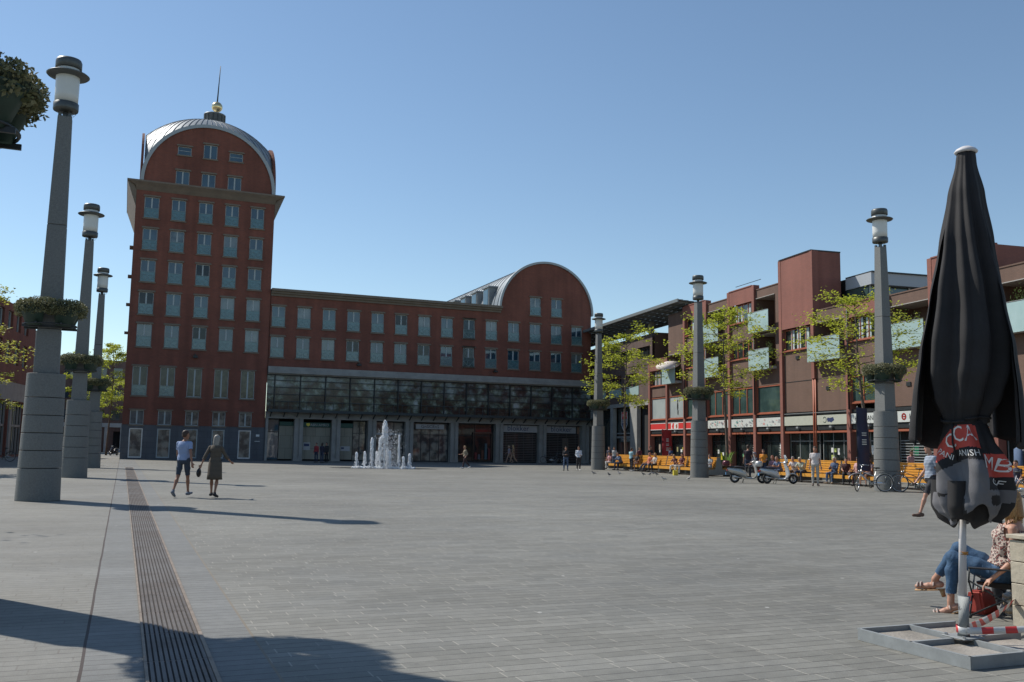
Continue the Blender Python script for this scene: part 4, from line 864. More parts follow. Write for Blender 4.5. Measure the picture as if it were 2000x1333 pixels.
# ------------------------------------------------------------------ trees
m_bark = mat('grey_brown_bark', (.13, .10, .08), .9, noise=(9, .3), bump=(25, .6))
m_leafA = leafmat('spring_leaf', (.50, .52, .055), (.34, .40, .05), .55); m_leafB = leafmat('olive_leaf', (.38, .40, .06), (.50, .48, .10), .5)
def tree(x, y, H, cb, R, seed, label, group, lm, nl=4200, leaf=.13, lean=(0, 0), droop=.0, cat='tree'):
    rnd = random.Random(seed); t = empty('young_tree', (x, y, 0), label=label, cat=cat, group=group)
    tr = MB(); P = []; n = 9
    for i in range(n+1):
        f = i/n; P.append(Vector((lean[0]*f+.12*math.sin(f*5+seed), lean[1]*f+.1*math.cos(f*4+seed), H*.95*f)))
    tr.tube(P, [.11*(1-.88*i/n)+.01 for i in range(n+1)], 9)
    lv = []; lf = []; tips = []
    nb = 26
    for k in range(nb):
        f = (cb/H)+(1-cb/H)*((k+.3)/nb)*.97; q = f*n/.95; i = min(n-1, int(q)); base = P[i].lerp(P[i+1], min(1, q-i))
        prof_ = math.sin(math.pi*min(1, (.16+.84*(k+.5)/nb)))**.6; L_ = R*prof_*rnd.uniform(.6, 1.1); a = k*2.4+rnd.uniform(-.4, .4); up = rnd.uniform(.05, .5)*(.5+k/nb)
        B = [base]; d = Vector((math.cos(a), math.sin(a), up))
        for s_ in range(5): d = (d+Vector((rnd.gauss(0, .14), rnd.gauss(0, .14), rnd.gauss(0, .1)-droop*.08))).normalized(); B.append(B[-1]+d*L_/5)
        tr.tube(B, [.035*(1-k/nb*.5), .028, .02, .014, .01, .006], 5); tips += B[2:]
        for s_ in range(2, 6):
            for z in range(2):
                d2 = (d+Vector((rnd.gauss(0, .8), rnd.gauss(0, .8), rnd.gauss(0, .35)))).normalized(); e = B[s_]+d2*L_*rnd.uniform(.18, .42); tr.tube([B[s_], (B[s_]+e)/2+Vector((0, 0, .04)), e], [.009, .007, .004], 4); tips += [(B[s_]+e)/2, e, e]
    for _ in range(nl):
        c = rnd.choice(tips); p = c+Vector((rnd.gauss(0, .2), rnd.gauss(0, .2), rnd.gauss(0, .09))); s_ = leaf*rnd.uniform(.55, 1.2)
        az = rnd.uniform(0, 6.28); a = Vector((math.cos(az), math.sin(az), rnd.gauss(-.1, .3))).normalized(); b_ = a.cross(Vector((rnd.gauss(0, .45), rnd.gauss(0, .45), 1))).normalized(); nn_ = a.cross(b_)*s_*.18
        k = len(lv); lv += [p, p+a*s_*.5+b_*s_*.5+nn_, p+a*s_, p+a*s_*.5-b_*s_*.5+nn_, p+a*s_*.45]; lf += [(k, k+4, k+1), (k+4, k+2, k+1), (k, k+3, k+4), (k+4, k+3, k+2)]
    tr.build('trunk', m_bark, t, recalc=False)
    c = MB(); c.add(lv, lf); c.build('crown', lm, t, recalc=False)
    return t
GT = 'young trees in fresh spring leaf along the benches'
tree(35.0, 61.8, 10.4, 5.0, 3.4, 3, 'light green tree between the arched gable lamp and the red piers', GT, m_leafA, 4000, .17)
tree(34.3, 48.2, 10.3, 4.9, 3.3, 8, 'light green tree behind the middle lamp column', GT, m_leafA, 4000, .165)
tree(31.9, 33.6, 8.9, 4.1, 3.0, 21, 'light green tree behind the lamp column with the bicycles', GT, m_leafA, 4200, .13, lean=(-.5, .2))
GT2 = 'trees at the left side of the square'
tree(-11.3, 50, 9.0, 3.6, 4.2, 5, 'olive leafed tree at the left edge of the photo', GT2, m_leafB, 12000, .19)
tree(-9.6, 66, 10.5, 3.8, 3.9, 6, 'olive leafed tree behind the nearest left lamp column', GT2, m_leafB, 6000, .17)
tree(-1.5, 112, 12.6, 5.0, 3.4, 11, 'light green tree in the side street left of the tower', GT2, m_leafA, 6500, .2)
tree(-4.2, 128, 12, 4.6, 3.4, 12, 'farther green tree in the side street', GT2, m_leafA, 4000, .24)
tree(-8.0, 21, 8.3, 3.2, 2.8, 14, 'sparse tree reaching into the left edge of the photo', GT2, m_leafB, 900, .13)
# ------------------------------------------------------------------ fountain
m_water = mat('white_water', (.88, .9, .92), .3, spec=.5); m_water.node_tree.nodes['Principled BSDF'].inputs['Subsurface Weight'].default_value = 0
def wmat():
    m = m_water; N = m.node_tree.nodes; L = m.node_tree.links; b = N['Principled BSDF']; b.inputs['Alpha'].default_value = .96; b.inputs['Emission Strength'].default_value = 0
wmat()
FT = empty('fountain', (16.3, 61.6, 0), label='ground fountain of white water jets in front of the wing', cat='fountain')
fr_ = Vector((.92, -.38, 0)); fb = Vector((.38, .92, 0)); rnd = random.Random(4)
jets = [(-1.85, 0, 1.0, .16), (-1.35, .3, 1.05, .15), (-.8, -.2, 1.95, .17), (-.55, .4, 1.05, .14), (-.28, .1, 2.0, .2), (0.02, 0, 3.15, .27), (.15, .5, 1.3, .15), (.42, -.1, 1.15, .16), (1.0, 0, 2.2, .10), (1.3, .1, .75, .14), (1.75, -.1, .95, .16)]
for (a, c, h, w_) in jets:
    w_ *= .85 if h < 3 else 1.1
    p0 = fr_*a+fb*c; b = MB()
    b.tube([p0+Vector((rnd.gauss(0, .01), 0, h*i/10)) for i in range(11)], [.045+w_*.10*i/10 for i in range(11)], 7)
    nb = int(330*h)
    for _ in range(nb):
        f = rnd.random()**.55; sp = w_*(.12+.95*(1-f))*(1.5 if h > 3 else 1.2) if f < .78 else w_*math.sqrt(max(0, 1-((f-.78)/.24)**2))*.55
        an = rnd.uniform(0, 6.28); r_ = sp*rnd.uniform(.1, 1.25); s_ = rnd.uniform(.006, .034)*(1.3 if f > .6 else .75)
        q = p0+Vector((math.cos(an)*r_, math.sin(an)*r_, h*f)); b.ell(q, (s_, s_, s_*rnd.uniform(1.2, 3.2)), 6, 4)
    b.build('jet', m_water, FT)
b = MB()
for _ in range(1500):
    an = rnd.uniform(0, 6.28); h = rnd.random()**1.4*2.6; q = fr_*(rnd.gauss(.3, .4)+(2.6-h)*.05)+fb*rnd.gauss(0, .3)+Vector((0, 0, h)); s_ = rnd.uniform(.006, .02); b.ell(q, (s_, s_, s_*1.6), 4, 3)
for _ in range(420):
    q = fr_*rnd.uniform(-2.15, 2.1)+fb*rnd.gauss(0, .3)+Vector((0, 0, abs(rnd.gauss(0, .05)))); s_ = rnd.uniform(.02, .06); b.ell(q, (s_*1.5, s_*1.5, s_*.8), 6, 3)
b.build('spray', m_water, FT)
b = MB(); vs = [fr_*3.6*math.cos(t/40*6.283)*(1+.07*math.sin(t*1.7))+fb*2.2*math.sin(t/40*6.283)+Vector((0, 0, .004)) for t in range(40)]; b.add(vs, [tuple(range(40))])
b.build('wet_paving', mat('wet_paving', (.085, .085, .08), .22, noise=(3, .2)), FT)
# ------------------------------------------------------------------ people
SK = {}
def cmat(name, c, rough=.85, **k):
    key = (name, c)
    if key not in SK: SK[key] = mat(name, c, rough, **k)
    return SK[key]
def leopard():
    m = bpy.data.materials.new('patterned_blouse'); m.use_nodes = True; N = m.node_tree.nodes; L = m.node_tree.links; b = N['Principled BSDF']; tc = N.new('ShaderNodeTexCoord')
    v = N.new('ShaderNodeTexVoronoi'); v.inputs['Scale'].default_value = 42; L.new(tc.outputs['Object'], v.inputs['Vector']); cr = N.new('ShaderNodeValToRGB'); cr.color_ramp.interpolation = 'CONSTANT'
    e = cr.color_ramp.elements; e[0].position = 0; e[0].color = (.30, .10, .085, 1); e[1].position = .30; e[1].color = (.045, .03, .03, 1); q = e.new(.5); q.color = (.48, .38, .32, 1)
    L.new(v.outputs['Distance'], cr.inputs[0]); L.new(cr.outputs[0], b.inputs['Base Color']); b.inputs['Roughness'].default_value = .8; return m
def plaid(name, c1, c2, sc=22):
    m = bpy.data.materials.new(name); m.use_nodes = True; N = m.node_tree.nodes; L = m.node_tree.links; b = N['Principled BSDF']; tc = N.new('ShaderNodeTexCoord')
    w = N.new('ShaderNodeTexWave'); w.bands_direction = 'Z'; w.inputs['Scale'].default_value = sc; w.inputs['Distortion'].default_value = 1; L.new(tc.outputs['Object'], w.inputs['Vector'])
    x = N.new('ShaderNodeMix'); x.data_type = 'RGBA'; x.inputs[6].default_value = (*c1, 1); x.inputs[7].default_value = (*c2, 1); L.new(w.outputs['Fac'], x.inputs[0]); L.new(x.outputs[2], b.inputs['Base Color']); b.inputs['Roughness'].default_value = .85; return m
skinA = cmat('skin', (.44, .23, .155), .55); skinB = cmat('tanned_skin', (.30, .145, .09), .55)
def remesh(mb, name, voxel, mats, smooth=3):
    o = mb.build(name, mats, recalc=False)
    r = o.modifiers.new('r', 'REMESH'); r.mode = 'VOXEL'; r.voxel_size = voxel
    s = o.modifiers.new('s', 'SMOOTH'); s.iterations = smooth; s.factor = .5
    dg = bpy.context.evaluated_depsgraph_get(); me = bpy.data.meshes.new_from_object(o.evaluated_get(dg))
    bpy.data.objects.remove(o)
    me.name = name
    for p in me.polygons: p.use_smooth = True
    return me
def cap(mb, a, b, ra, rb, n=12):
    a = Vector(a); b = Vector(b); d = b-a; L = d.length or 1e-4; P = []; R = []; d = d/L
    for i in range(5): t = math.pi/2*i/4; P.append(a-d*ra*math.cos(t)); R.append(max(.0015, ra*math.sin(t)))
    for i in range(5): t = math.pi/2*i/4; P.append(b+d*rb*math.sin(t)); R.append(max(.0015, rb*math.cos(t)))
    mb.tube(P, R, n)
def rings(mb, L, n=16):     # L: (centre, rx vector, ry vector)
    vs = [Vector(c)+Vector(u)*math.cos(2*math.pi*k/n)+Vector(v)*math.sin(2*math.pi*k/n) for c, u, v in L for k in range(n)]
    m = len(L); fs = [(i*n+k, i*n+(k+1) % n, (i+1)*n+(k+1) % n, (i+1)*n+k) for i in range(m-1) for k in range(n)]+[tuple(range(n))[::-1], tuple((m-1)*n+k for k in range(n))]
    mb.sm = True; mb.add(vs, fs); mb.sm = False
RX = lambda a: Matrix.Rotation(a, 3, 'X')
RZ = lambda a: Matrix.Rotation(a, 3, 'Z')
def skeleton(p, H):
    s = H/1.75; g = lambda k, d=0: p.get(k, d); lean = math.radians(g('lean')); J = {}
    pel = Vector((0, 0, 0)); RL = RX(-lean); J['pel'] = pel
    up = lambda x, y, z: pel+RL@Vector((x, y, z))*s
    J['waist'] = up(0, 0, .14); J['chest'] = up(0, .0, .36); J['neck'] = up(0, -.01, .51); 
    hd = RZ(math.radians(g('turn')))@Vector((0, 1, 0)); J['hdir'] = hd; J['head'] = up(0, .02, .51)+Vector((0, 0, .155*s))+Vector((0, .02+.05*math.sin(math.radians(g('nod'))), 0))*s
    for sd_, S_ in ((-1, 'L'), (1, 'R')):
        h = pel+Vector((sd_*.09*s, 0, -.02*s)); J['hip'+S_] = h
        tp = math.radians(g('thigh'+S_)); kf = math.radians(g('knee'+S_)); sp = math.radians(g('splay'+S_, g('splay', 2)))*sd_
        d1 = RZ(-sp)@Vector((0, math.sin(tp), -math.cos(tp))) if tp > .6 else Vector((math.sin(sp), math.sin(tp), -math.cos(tp))).normalized()
        k = h+d1*.43*s; J['knee'+S_] = k; q = tp-kf; d2 = RZ(-sp)@Vector((math.sin(math.radians(g('cross'+S_))), math.sin(q), -math.cos(q))).normalized(); a = k+d2*.42*s; J['ank'+S_] = a
        fp = math.radians(g('foot'+S_)); J['heel'+S_] = a+Vector((0, -.05, -.055))*s; fd = RZ(-sp)@Vector((sd_*.12, math.cos(fp), -math.sin(fp))); J['toe'+S_] = a+Vector((0, 0, -.055*math.cos(fp)))*s+fd*.17*s
        sh = up(sd_*.163, -.01, .435); J['sh'+S_] = sh; ap = math.radians(g('arm'+S_)); ab = math.radians(g('out'+S_, 8)); ef = math.radians(g('elb'+S_, 12)); tw = math.radians(g('in'+S_))
        u = Vector((sd_*math.sin(ab), math.sin(ap)*math.cos(ab), -math.cos(ap)*math.cos(ab))); e = sh+u*.29*s; J['el'+S_] = e
        f = Vector((sd_*math.sin(ab)*math.cos(ef)-sd_*math.sin(tw), math.sin(ap+ef), -math.cos(ap+ef))).normalized(); w = e+f*.25*s; J['wr'+S_] = w; J['fd'+S_] = f
        J['pd'+S_] = Vector((sd_*.9, 0, 0)).cross(f).normalized() if abs(f.x) < .9 else Vector((0, 1, 0))
    return J, s
def body(J, s, voxel, fem=False):
    mb = MB(); V = Vector; bones = []
    def bone(n, a, b, ra, rb): bones.append((n, V(a), V(b), ra, rb))
    ax = V((1, 0, 0)); up = (J['neck']-J['pel']).normalized(); fy = up.cross(ax).normalized()*-1; fy = -fy if fy.y < 0 else fy
    def rg(t, rx, ry, off=0): return (J['pel'].lerp(J['neck'], t)+fy*off*s, ax*rx*s, fy*ry*s)
    w = .86 if fem else 1.0; hpw = 1.06 if fem else 1
    rings(mb, [rg(-.20, .10*hpw, .085), rg(-.12, .155*hpw, .115), rg(.0, .17*hpw, .125), rg(.14, .158, .115), rg(.30, .138*w+.006, .10), rg(.48, .155*w, .11, .005), rg(.66, .175*w, .125, .012 if fem else .006), rg(.80, .175*w, .108), rg(.90, .15*w, .085), rg(.97, .085, .062), rg(1.03, .055, .055)], 20)
    bone('torso', J['pel'], J['neck'], .14*s, .12*s)
    cap(mb, J['neck']-up*.04*s, J['head']-V((0, 0, .05))*s, .056*s, .052*s); bone('neck', J['neck'], J['head']-V((0, 0, .09))*s, .05*s, .05*s)
    hd = J['hdir']; hx = hd.cross(V((0, 0, 1))).normalized(); hc = J['head']
    def hr(z, rx, ry, off): return (hc+V((0, 0, z))*s+hd*off*s, hx*rx*s, hd*ry*s)
    rings(mb, [hr(-.118, .022, .03, .045), hr(-.10, .045, .055, .025), hr(-.07, .06, .075, .012), hr(-.03, .069, .086, .004), hr(.02, .075, .094, -.002), hr(.06, .072, .09, -.006), hr(.09, .058, .074, -.008), hr(.112, .034, .045, -.008), hr(.12, .01, .014, -.008)], 18)
    bone('head', hc-V((0, 0, .05))*s, hc+V((0, 0, .05))*s, .08*s, .08*s)
    cap(mb, hc+hd*.084*s+V((0, 0, .012))*s, hc+hd*.102*s-V((0, 0, .024))*s, .009*s, .0135*s, 8)      # nose
    cap(mb, hc+hd*.083*s-V((0, 0, .056))*s-hx*.012*s, hc+hd*.083*s-V((0, 0, .056))*s+hx*.012*s, .008*s, .008*s, 8)    # mouth
    for sd_ in (-1, 1): cap(mb, hc+hx*sd_*.077*s-hd*.005*s+V((0, 0, .014))*s, hc+hx*sd_*.077*s-hd*.002*s-V((0, 0, .024))*s, .014*s, .009*s, 8)
    for sd_, S_ in ((-1, 'L'), (1, 'R')):
        h, k, a, he, to = (J[q+S_] for q in ('hip', 'knee', 'ank', 'heel', 'toe'))
        cap(mb, h, h.lerp(k, .5), .088*s, .072*s, 14); cap(mb, h.lerp(k, .5), k, .072*s, .054*s, 14); cap(mb, k, k.lerp(a, .3), .052*s, .056*s); cap(mb, k.lerp(a, .3), a, .055*s, .034*s)
        cap(mb, he+V((0, 0, .01)), he.lerp(to, .55), .036*s, .034*s); cap(mb, he.lerp(to, .5), to, .036*s, .026*s); cap(mb, a, he.lerp(to, .3), .035*s, .035*s)
        bone('thigh'+S_, h, k, .085*s, .055*s); bone('shin'+S_, k, a, .05*s, .036*s); bone('foot'+S_, he, to, .036*s, .03*s)
        sh, el, wr = J['sh'+S_], J['el'+S_], J['wr'+S_]; th = .88 if fem else 1
        cap(mb, J['neck'].lerp(sh, .45)-up*.035*s, sh, .050*s*th, .050*s*th); cap(mb, sh, el, .050*s*th, .038*s*th); cap(mb, el, el.lerp(wr, .3), .038*s*th, .039*s*th); cap(mb, el.lerp(wr, .3), wr, .039*s*th, .026*s*th)
        bone('uarm'+S_, sh, el, .05*s, .04*s); bone('farm'+S_, el, wr, .038*s, .027*s)
        f = J['fd'+S_]; pn = J['pd'+S_]; sx = f.cross(pn).normalized(); pc = wr+f*.085*s
        cap(mb, wr, wr+f*.05*s, .024*s, .028*s); 
        rings(mb, [(wr+f*.0*s, sx*.024*s, pn*.018*s), (wr+f*.04*s, sx*.034*s, pn*.016*s), (wr+f*.085*s, sx*.040*s, pn*.014*s), (wr+f*.095*s, sx*.036*s, pn*.012*s)], 10)
        for i, ln in enumerate((.066, .076, .07, .054)):
            b0 = wr+f*.088*s+sx*(.029-.0195*i)*s; d1 = (f+pn*.3).normalized(); d2 = (f+pn*.9).normalized(); m1 = b0+d1*ln*.5*s; cap(mb, b0, m1, .0095*s, .009*s, 7); cap(mb, m1, m1+d2*ln*.5*s, .009*s, .0078*s, 7)
        t0 = wr+f*.03*s+sx*.026*s; t1 = t0+(f*.6+sx*.7+pn*.3).normalized()*.04*s; cap(mb, t0, t1, .011*s, .0105*s, 7); cap(mb, t1, t1+(f+pn*.4).normalized()*.03*s, .0105*s, .009*s, 7)
        bone('hand'+S_, wr, pc, .03*s, .02*s)
    return mb, bones
def classify(me, bones):
    n = len(me.vertices); co = np.empty(n*3); me.vertices.foreach_get('co', co); co = co.reshape(-1, 3); D = []; T = []
    for nm, a, b, ra, rb in bones:
        a = np.array(a); d = np.array(b)-a; L2 = d@d; t = ((co-a)@d)/L2; tc = np.clip(t, 0, 1); dist = np.linalg.norm(co-(a+tc[:, None]*d), axis=1)-(ra+(rb-ra)*tc); D.append(dist); T.append(t)
    D = np.array(D); T = np.array(T); k = D.argmin(0); return co, k, T[k, np.arange(n)]
def garment(me, co, k, t, bones, spec, thick, name, material, parent, loose=0, seed=0):
    names = [b[0] for b in bones]; sel = np.zeros(len(k), bool)
    for nm, lo, hi in spec:
        for i, q in enumerate(names):
            if q == nm or q[:-1] == nm: sel |= (k == i) & (t >= lo) & (t <= hi)
    nv = len(me.vertices); no = np.empty(nv*3); me.vertices.foreach_get('normal', no); no = no.reshape(-1, 3)
    wob = np.sin(co[:, 2]*38+co[:, 0]*17+seed)*np.sin(co[:, 0]*29+co[:, 1]*31)*.5+.5
    pos = co+no*(thick+loose*wob)[:, None]; idx = -np.ones(nv, int); V = []; F = []
    for p in me.polygons:
        vs = list(p.vertices)
        if all(sel[v] for v in vs):
            for v in vs:
                if idx[v] < 0: idx[v] = len(V); V.append(tuple(pos[v]))
            F.append([int(idx[v]) for v in vs])
    if not F: return None
    m2 = bpy.data.meshes.new(name); m2.from_pydata(V, [], F); m2.materials.append(material)
    bm = bmesh.new(); bm.from_mesh(m2)      # turn the free edge in so the hem has thickness
    be = [e for e in bm.edges if e.is_boundary]; r = bmesh.ops.extrude_edge_only(bm, edges=be); bm.normal_update()
    nn = {v: v.normal.copy() for v in bm.verts}
    for v in [g_ for g_ in r['geom'] if isinstance(g_, bmesh.types.BMVert)]: v.co -= (nn[v] if nn[v].length > .1 else Vector((0, 0, 0)))*0
    bm.to_mesh(m2); bm.free()
    for p in m2.polygons: p.use_smooth = True
    o = bpy.data.objects.new(name, m2); COL.objects.link(o); o.parent = parent; return o
def hairmesh(J, s, style, voxel, material, parent):
    mb = MB(); hd = J['hdir']; hx = hd.cross(Vector((0, 0, 1))).normalized(); hc = J['head']; Z = Vector((0, 0, 1))
    def hr(z, rx, ry, off): return (hc+Z*z*s+hd*off*s, hx*rx*s, hd*ry*s)
    if style == 'bald': return
    if style in ('short', 'cap'): rings(mb, [hr(-.055, .05, .05, -.055), hr(-.02, .082, .074, -.032), hr(.03, .086, .082, -.024), hr(.065, .083, .094, -.012), hr(.10, .070, .086, -.008), hr(.128, .045, .055, -.008), hr(.138, .012, .016, -.008)], 18)
    if style == 'cap': rings(mb, [hr(.058, .05, .045, .09), hr(.066, .062, .07, .085), hr(.074, .05, .05, .07)], 14)
    if style in ('long', 'bob'):
        L_ = {'long': .40, 'bob': .12}[style]
        rings(mb, [hr(-L_-.03, .03, .02, -.09), hr(-L_, .06, .035, -.088), hr(-.13, .085, .055, -.07), hr(-.05, .092, .075, -.045), hr(.03, .09, .088, -.024), hr(.07, .085, .096, -.012), hr(.105, .070, .086, -.008), hr(.132, .045, .055, -.008), hr(.142, .012, .016, -.008)], 18)
    if style == 'bun': rings(mb, [hr(-.03, .078, .065, -.04), hr(.03, .085, .082, -.024), hr(.065, .083, .094, -.012), hr(.10, .070, .086, -.008), hr(.138, .02, .03, -.008)], 18); cap(mb, hc-hd*.1*s+Z*.03*s, hc-hd*.12*s+Z*.04*s, .035*s, .035*s)
    me = remesh(mb, 'hair', voxel, material, 2); o = bpy.data.objects.new('cap' if style == 'cap' else 'hair', me); COL.objects.link(o); o.parent = parent
POSE = {
 'stand': dict(kneeL=3, kneeR=4, armL=2, armR=-2),
 'stand2': dict(kneeL=5, thighL=5, armL=15, elbL=70, inL=30, armR=5, elbR=20),
 'fold': dict(armL=20, elbL=80, inL=45, armR=20, elbR=80, inR=45),
 'walkL': dict(thighL=24, kneeL=8, thighR=-16, kneeR=24, footR=38, footL=-8, armL=-22, armR=22, elbL=12, elbR=28),
 'walkR': dict(thighR=22, kneeR=6, thighL=-14, kneeL=26, footL=40, footR=-8, armR=-20, armL=20, elbL=25, elbR=10),
 'stride': dict(thighL=27, kneeL=8, thighR=-18, kneeR=26, footR=40, armL=-10, armR=12, elbR=25, splay=0),
 'sit': dict(thighL=86, kneeL=86, thighR=86, kneeR=82, armL=28, elbL=50, inL=18, armR=30, elbR=48, inR=18, lean=-6, splay=7),
 'sitfwd': dict(thighL=86, kneeL=88, thighR=86, kneeR=80, armL=45, elbL=50, inL=25, armR=45, elbR=50, inR=25, lean=26, nod=30, splay=10),
 'sitx': dict(thighL=84, kneeL=72, thighR=98, kneeR=55, crossR=-30, armL=22, elbL=62, inL=25, armR=25, elbR=60, inR=25, lean=-8, splay=2),
 'sitout': dict(thighL=82, kneeL=48, thighR=88, kneeR=50, armL=15, elbL=45, armR=20, elbR=50, lean=-10, splay=5),
 'lowsit': dict(thighL=100, kneeL=118, thighR=112, kneeR=42, crossR=-14, armL=-6, elbL=42, outL=12, armR=20, elbR=50, lean=-20, splay=0),
}
NP = [0]
def person(x, y, face, pose, H, label, top, bottom, hair=('short', (.05, .03, .02)), topspec='tee', botspec='pants', shoes=(.05, .05, .05), fem=False, skin=None, seat=None, group='people on the square', voxel=.0145, loose=.008, px=True, dress=None, extra=None, turn=None, z=0):
    """x,y: photo pixel of the feet (px=True) or world metres; face: degrees clockwise from looking straight away from the camera"""
    loc = gnd(x, y) if px else Vector((x, y, 0)); NP[0] += 1
    P = dict(POSE[pose]); P.update(extra or {})
    if turn is not None: P['turn'] = turn
    J, s = skeleton(P, H); mb, bones = body(J, s, voxel, fem)
    low = min(min(J['heel'+q].z, J['toe'+q].z) for q in 'LR')-.036*s-.012
    dz = (seat+.105*s) if seat is not None else -low
    rz = -YAW-math.radians(face)
    t = empty('person', (loc.x, loc.y, dz+z), rz, label=label, cat='person', group=group)
    skin = skin or skinA; eye = cmat('eye', (.02, .015, .012), .3)
    me = remesh(mb, 'body', voxel, [skin, eye, cmat('lips', (.36, .12, .1), .5)])
    o = bpy.data.objects.new('body', me); COL.objects.link(o); o.parent = t
    co, k, tt = classify(me, bones); hd = J['hdir']; hx = hd.cross(Vector((0, 0, 1))).normalized()
    for sd_, off, r_, mi in ((-1, .01, .012, 1), (1, .01, .012, 1), (0, -.056, .017, 2)):
        c = np.array(J['head']+hd*.08*s+hx*sd_*.031*s+Vector((0, 0, off))*s); dd = np.linalg.norm(co-c, axis=1)
        near = dd < (r_*1.25*s+voxel*.35)
        for p in me.polygons:
            if all(near[v] for v in p.vertices): p.material_index = mi
    G = lambda spec, th, nm, c, lo=0: garment(me, co, k, tt, bones, spec, th, nm, c if isinstance(c, bpy.types.Material) else cmat('cloth', c), t, lo, NP[0])
    TS = {'tee': [('torso', -.02, .96), ('uarm', -1, .62)], 'long': [('torso', -.02, .98), ('uarm', -1, 2), ('farm', -1, .95)], 'vest': [('torso', -.02, .9)], 'three': [('torso', -.02, .97), ('uarm', -1, 2), ('farm', -1, .4)], 'off': [('torso', -.02, .86), ('uarm', .38, 2), ('farm', -1, .25)]}
    BS = {'pants': [('torso', -1, .12), ('thigh', -1, 2), ('shin', -1, .97)], 'shorts': [('torso', -1, .12), ('thigh', -1, .92)], 'crop': [('torso', -1, .12), ('thigh', -1, 2), ('shin', -1, .82)], 'none': []}
    if bottom is not None and BS[botspec]: G(BS[botspec], .011, {'shorts': 'shorts'}.get(botspec, 'trousers'), bottom, .008)
    if top is not None: G(TS[topspec], .014, 'shirt' if topspec != 'long' else 'jacket', top, loose)
    if shoes is not None: G([('foot', -1, 2), ('shin', .97, 2)], .011, 'shoes', shoes)
    if dress is not None:
        mb2 = MB(); L_ = []; z0 = J['pel'].z; hl = dress[1]*s
        if pose.startswith('sit') or pose == 'lowsit':
            km = (J['kneeL']+J['kneeR'])/2; L_ = [(J['waist'], Vector((.16*s, 0, 0)), Vector((0, .13*s, 0))), (J['pel'], Vector((.19*s, 0, 0)), Vector((0, .1*s, .1*s))), (J['pel'].lerp(km, .5), Vector((.19*s, 0, 0)), Vector((0, 0, .1*s))), (km, Vector((.17*s, 0, 0)), Vector((0, 0, .085*s)))]
        else:
            for f, rx, ry in ((-.14, .165, .135), (0, .19, .15), (.35, .2, .165), (.7, .205, .175), (1, .215, .19)):
                kx = (J['kneeL']+J['kneeR'])/2; L_.append((Vector((0, kx.y*max(0, f)*.6, z0-hl*f)), Vector((rx*s, 0, 0)), Vector((0, ry*s+abs(J['kneeL'].y-J['kneeR'].y)*.32*max(0, f), 0))))
        rings(mb2, L_, 28)
        o2 = mb2.build('dress' if dress[2] else 'skirt', cmat('cloth', dress[0]) if not isinstance(dress[0], bpy.types.Material) else dress[0], t)
    if hair: hairmesh(J, s, hair[0], voxel, cmat('hair', hair[1], .6, noise=(60, .35)), t)
    return t, J, s
W_ = (.62, .62, .62); BK = (.03, .03, .033); JN = (.07, .11, .19); DJ = (.035, .05, .09)
GP = 'people walking on the square'; GS = 'people sitting on the yellow benches'; GB = 'people behind the benches and by the shops'; GD = 'distant people in the side street'
t, J, s = person(355, 972, 8, 'walkR', 1.80, 'man in a pale blue polo shirt and dark shorts walking away', (.28, .36, .55), (.045, .06, .085), hair=('short', (.05, .025, .015)), botspec='shorts', skin=skinB, group=GP, voxel=.012, turn=-35, extra=dict(splay=0, thighR=12, kneeR=4, thighL=-14, kneeL=16, outL=14, outR=16), shoes=(.16, .18, .22))
t, J, s = person(417, 973, 4, 'walkL', 1.68, 'woman with long grey hair in a dark patterned dress and black heels', plaid('dress_print', (.05, .045, .035), (.13, .10, .075), 9), None, hair=('long', (.27, .25, .225)), topspec='three', botspec='none', dress=(plaid('skirt_print', (.05, .045, .035), (.13, .10, .075), 9), .48, True), fem=True, skin=skinB, group=GP, voxel=.012, shoes=BK, extra=dict(thighL=7, kneeL=3, thighR=-8, kneeR=10, outL=20, outR=22, footR=20))
b = MB(); wl = J['wrL']+J['fdL']*.12; b.ell(wl+Vector((-.02, 0, -.12)), (.05, .13, .12)); b.tube([wl+Vector((0, -.08, -.05)), wl+Vector((0, 0, .03)), wl+Vector((0, .08, -.05))], .008, 5)
hb = b.build('handbag', mat('black_leather', (.02, .02, .022), .4)); hb.matrix_world = Matrix.Translation(t.location)@Matrix.Rotation(t.rotation_euler.z, 4, 'Z'); tag(hb, 'small black handbag carried in the grey haired woman\'s left hand', 'handbag')
person(908, 916, 250, 'walkL', 1.60, 'person in a tan vest and dark trousers walking before the display window', (.26, .22, .16), (.05, .03, .035), hair=('short', (.3, .2, .1)), topspec='three', group=GP, shoes=W_, extra=dict(thighL=18, thighR=-18, elbR=60, elbL=60))
person(617, 904, 200, 'stand', 1.66, 'person in a red jacket at the bank wall', (.30, .035, .04), DJ, topspec='long', group=GB)
person(628, 905, 20, 'stand2', 1.66, 'dark clothed person in the middle of the group at the bank wall', (.03, .03, .05), DJ, topspec='long', group=GB, hair=('long', (.03, .02, .015)))
person(637, 904, 210, 'stand', 1.7, 'dark clothed person at the right of the group by the bank', BK, BK, topspec='long', group=GB)
person(994, 905, 262, 'walkL', 1.72, 'woman in a pale lilac top walking past the shutters', (.36, .30, .33), (.40, .26, .19), hair=('bun', (.45, .35, .25)), fem=True, group=GP, shoes=(.4, .28, .2))
person(1002, 906, 255, 'walkR', 1.76, 'blonde woman in tan clothes walking past the shutters', (.34, .22, .13), (.42, .27, .18), hair=('long', (.5, .36, .16)), fem=True, group=GP, topspec='three')
person(1105, 920, 182, 'fold', 1.62, 'person in a black jumper with blue hem and jeans facing the camera', BK, JN, topspec='long', group=GP, extra=dict(splay=6))
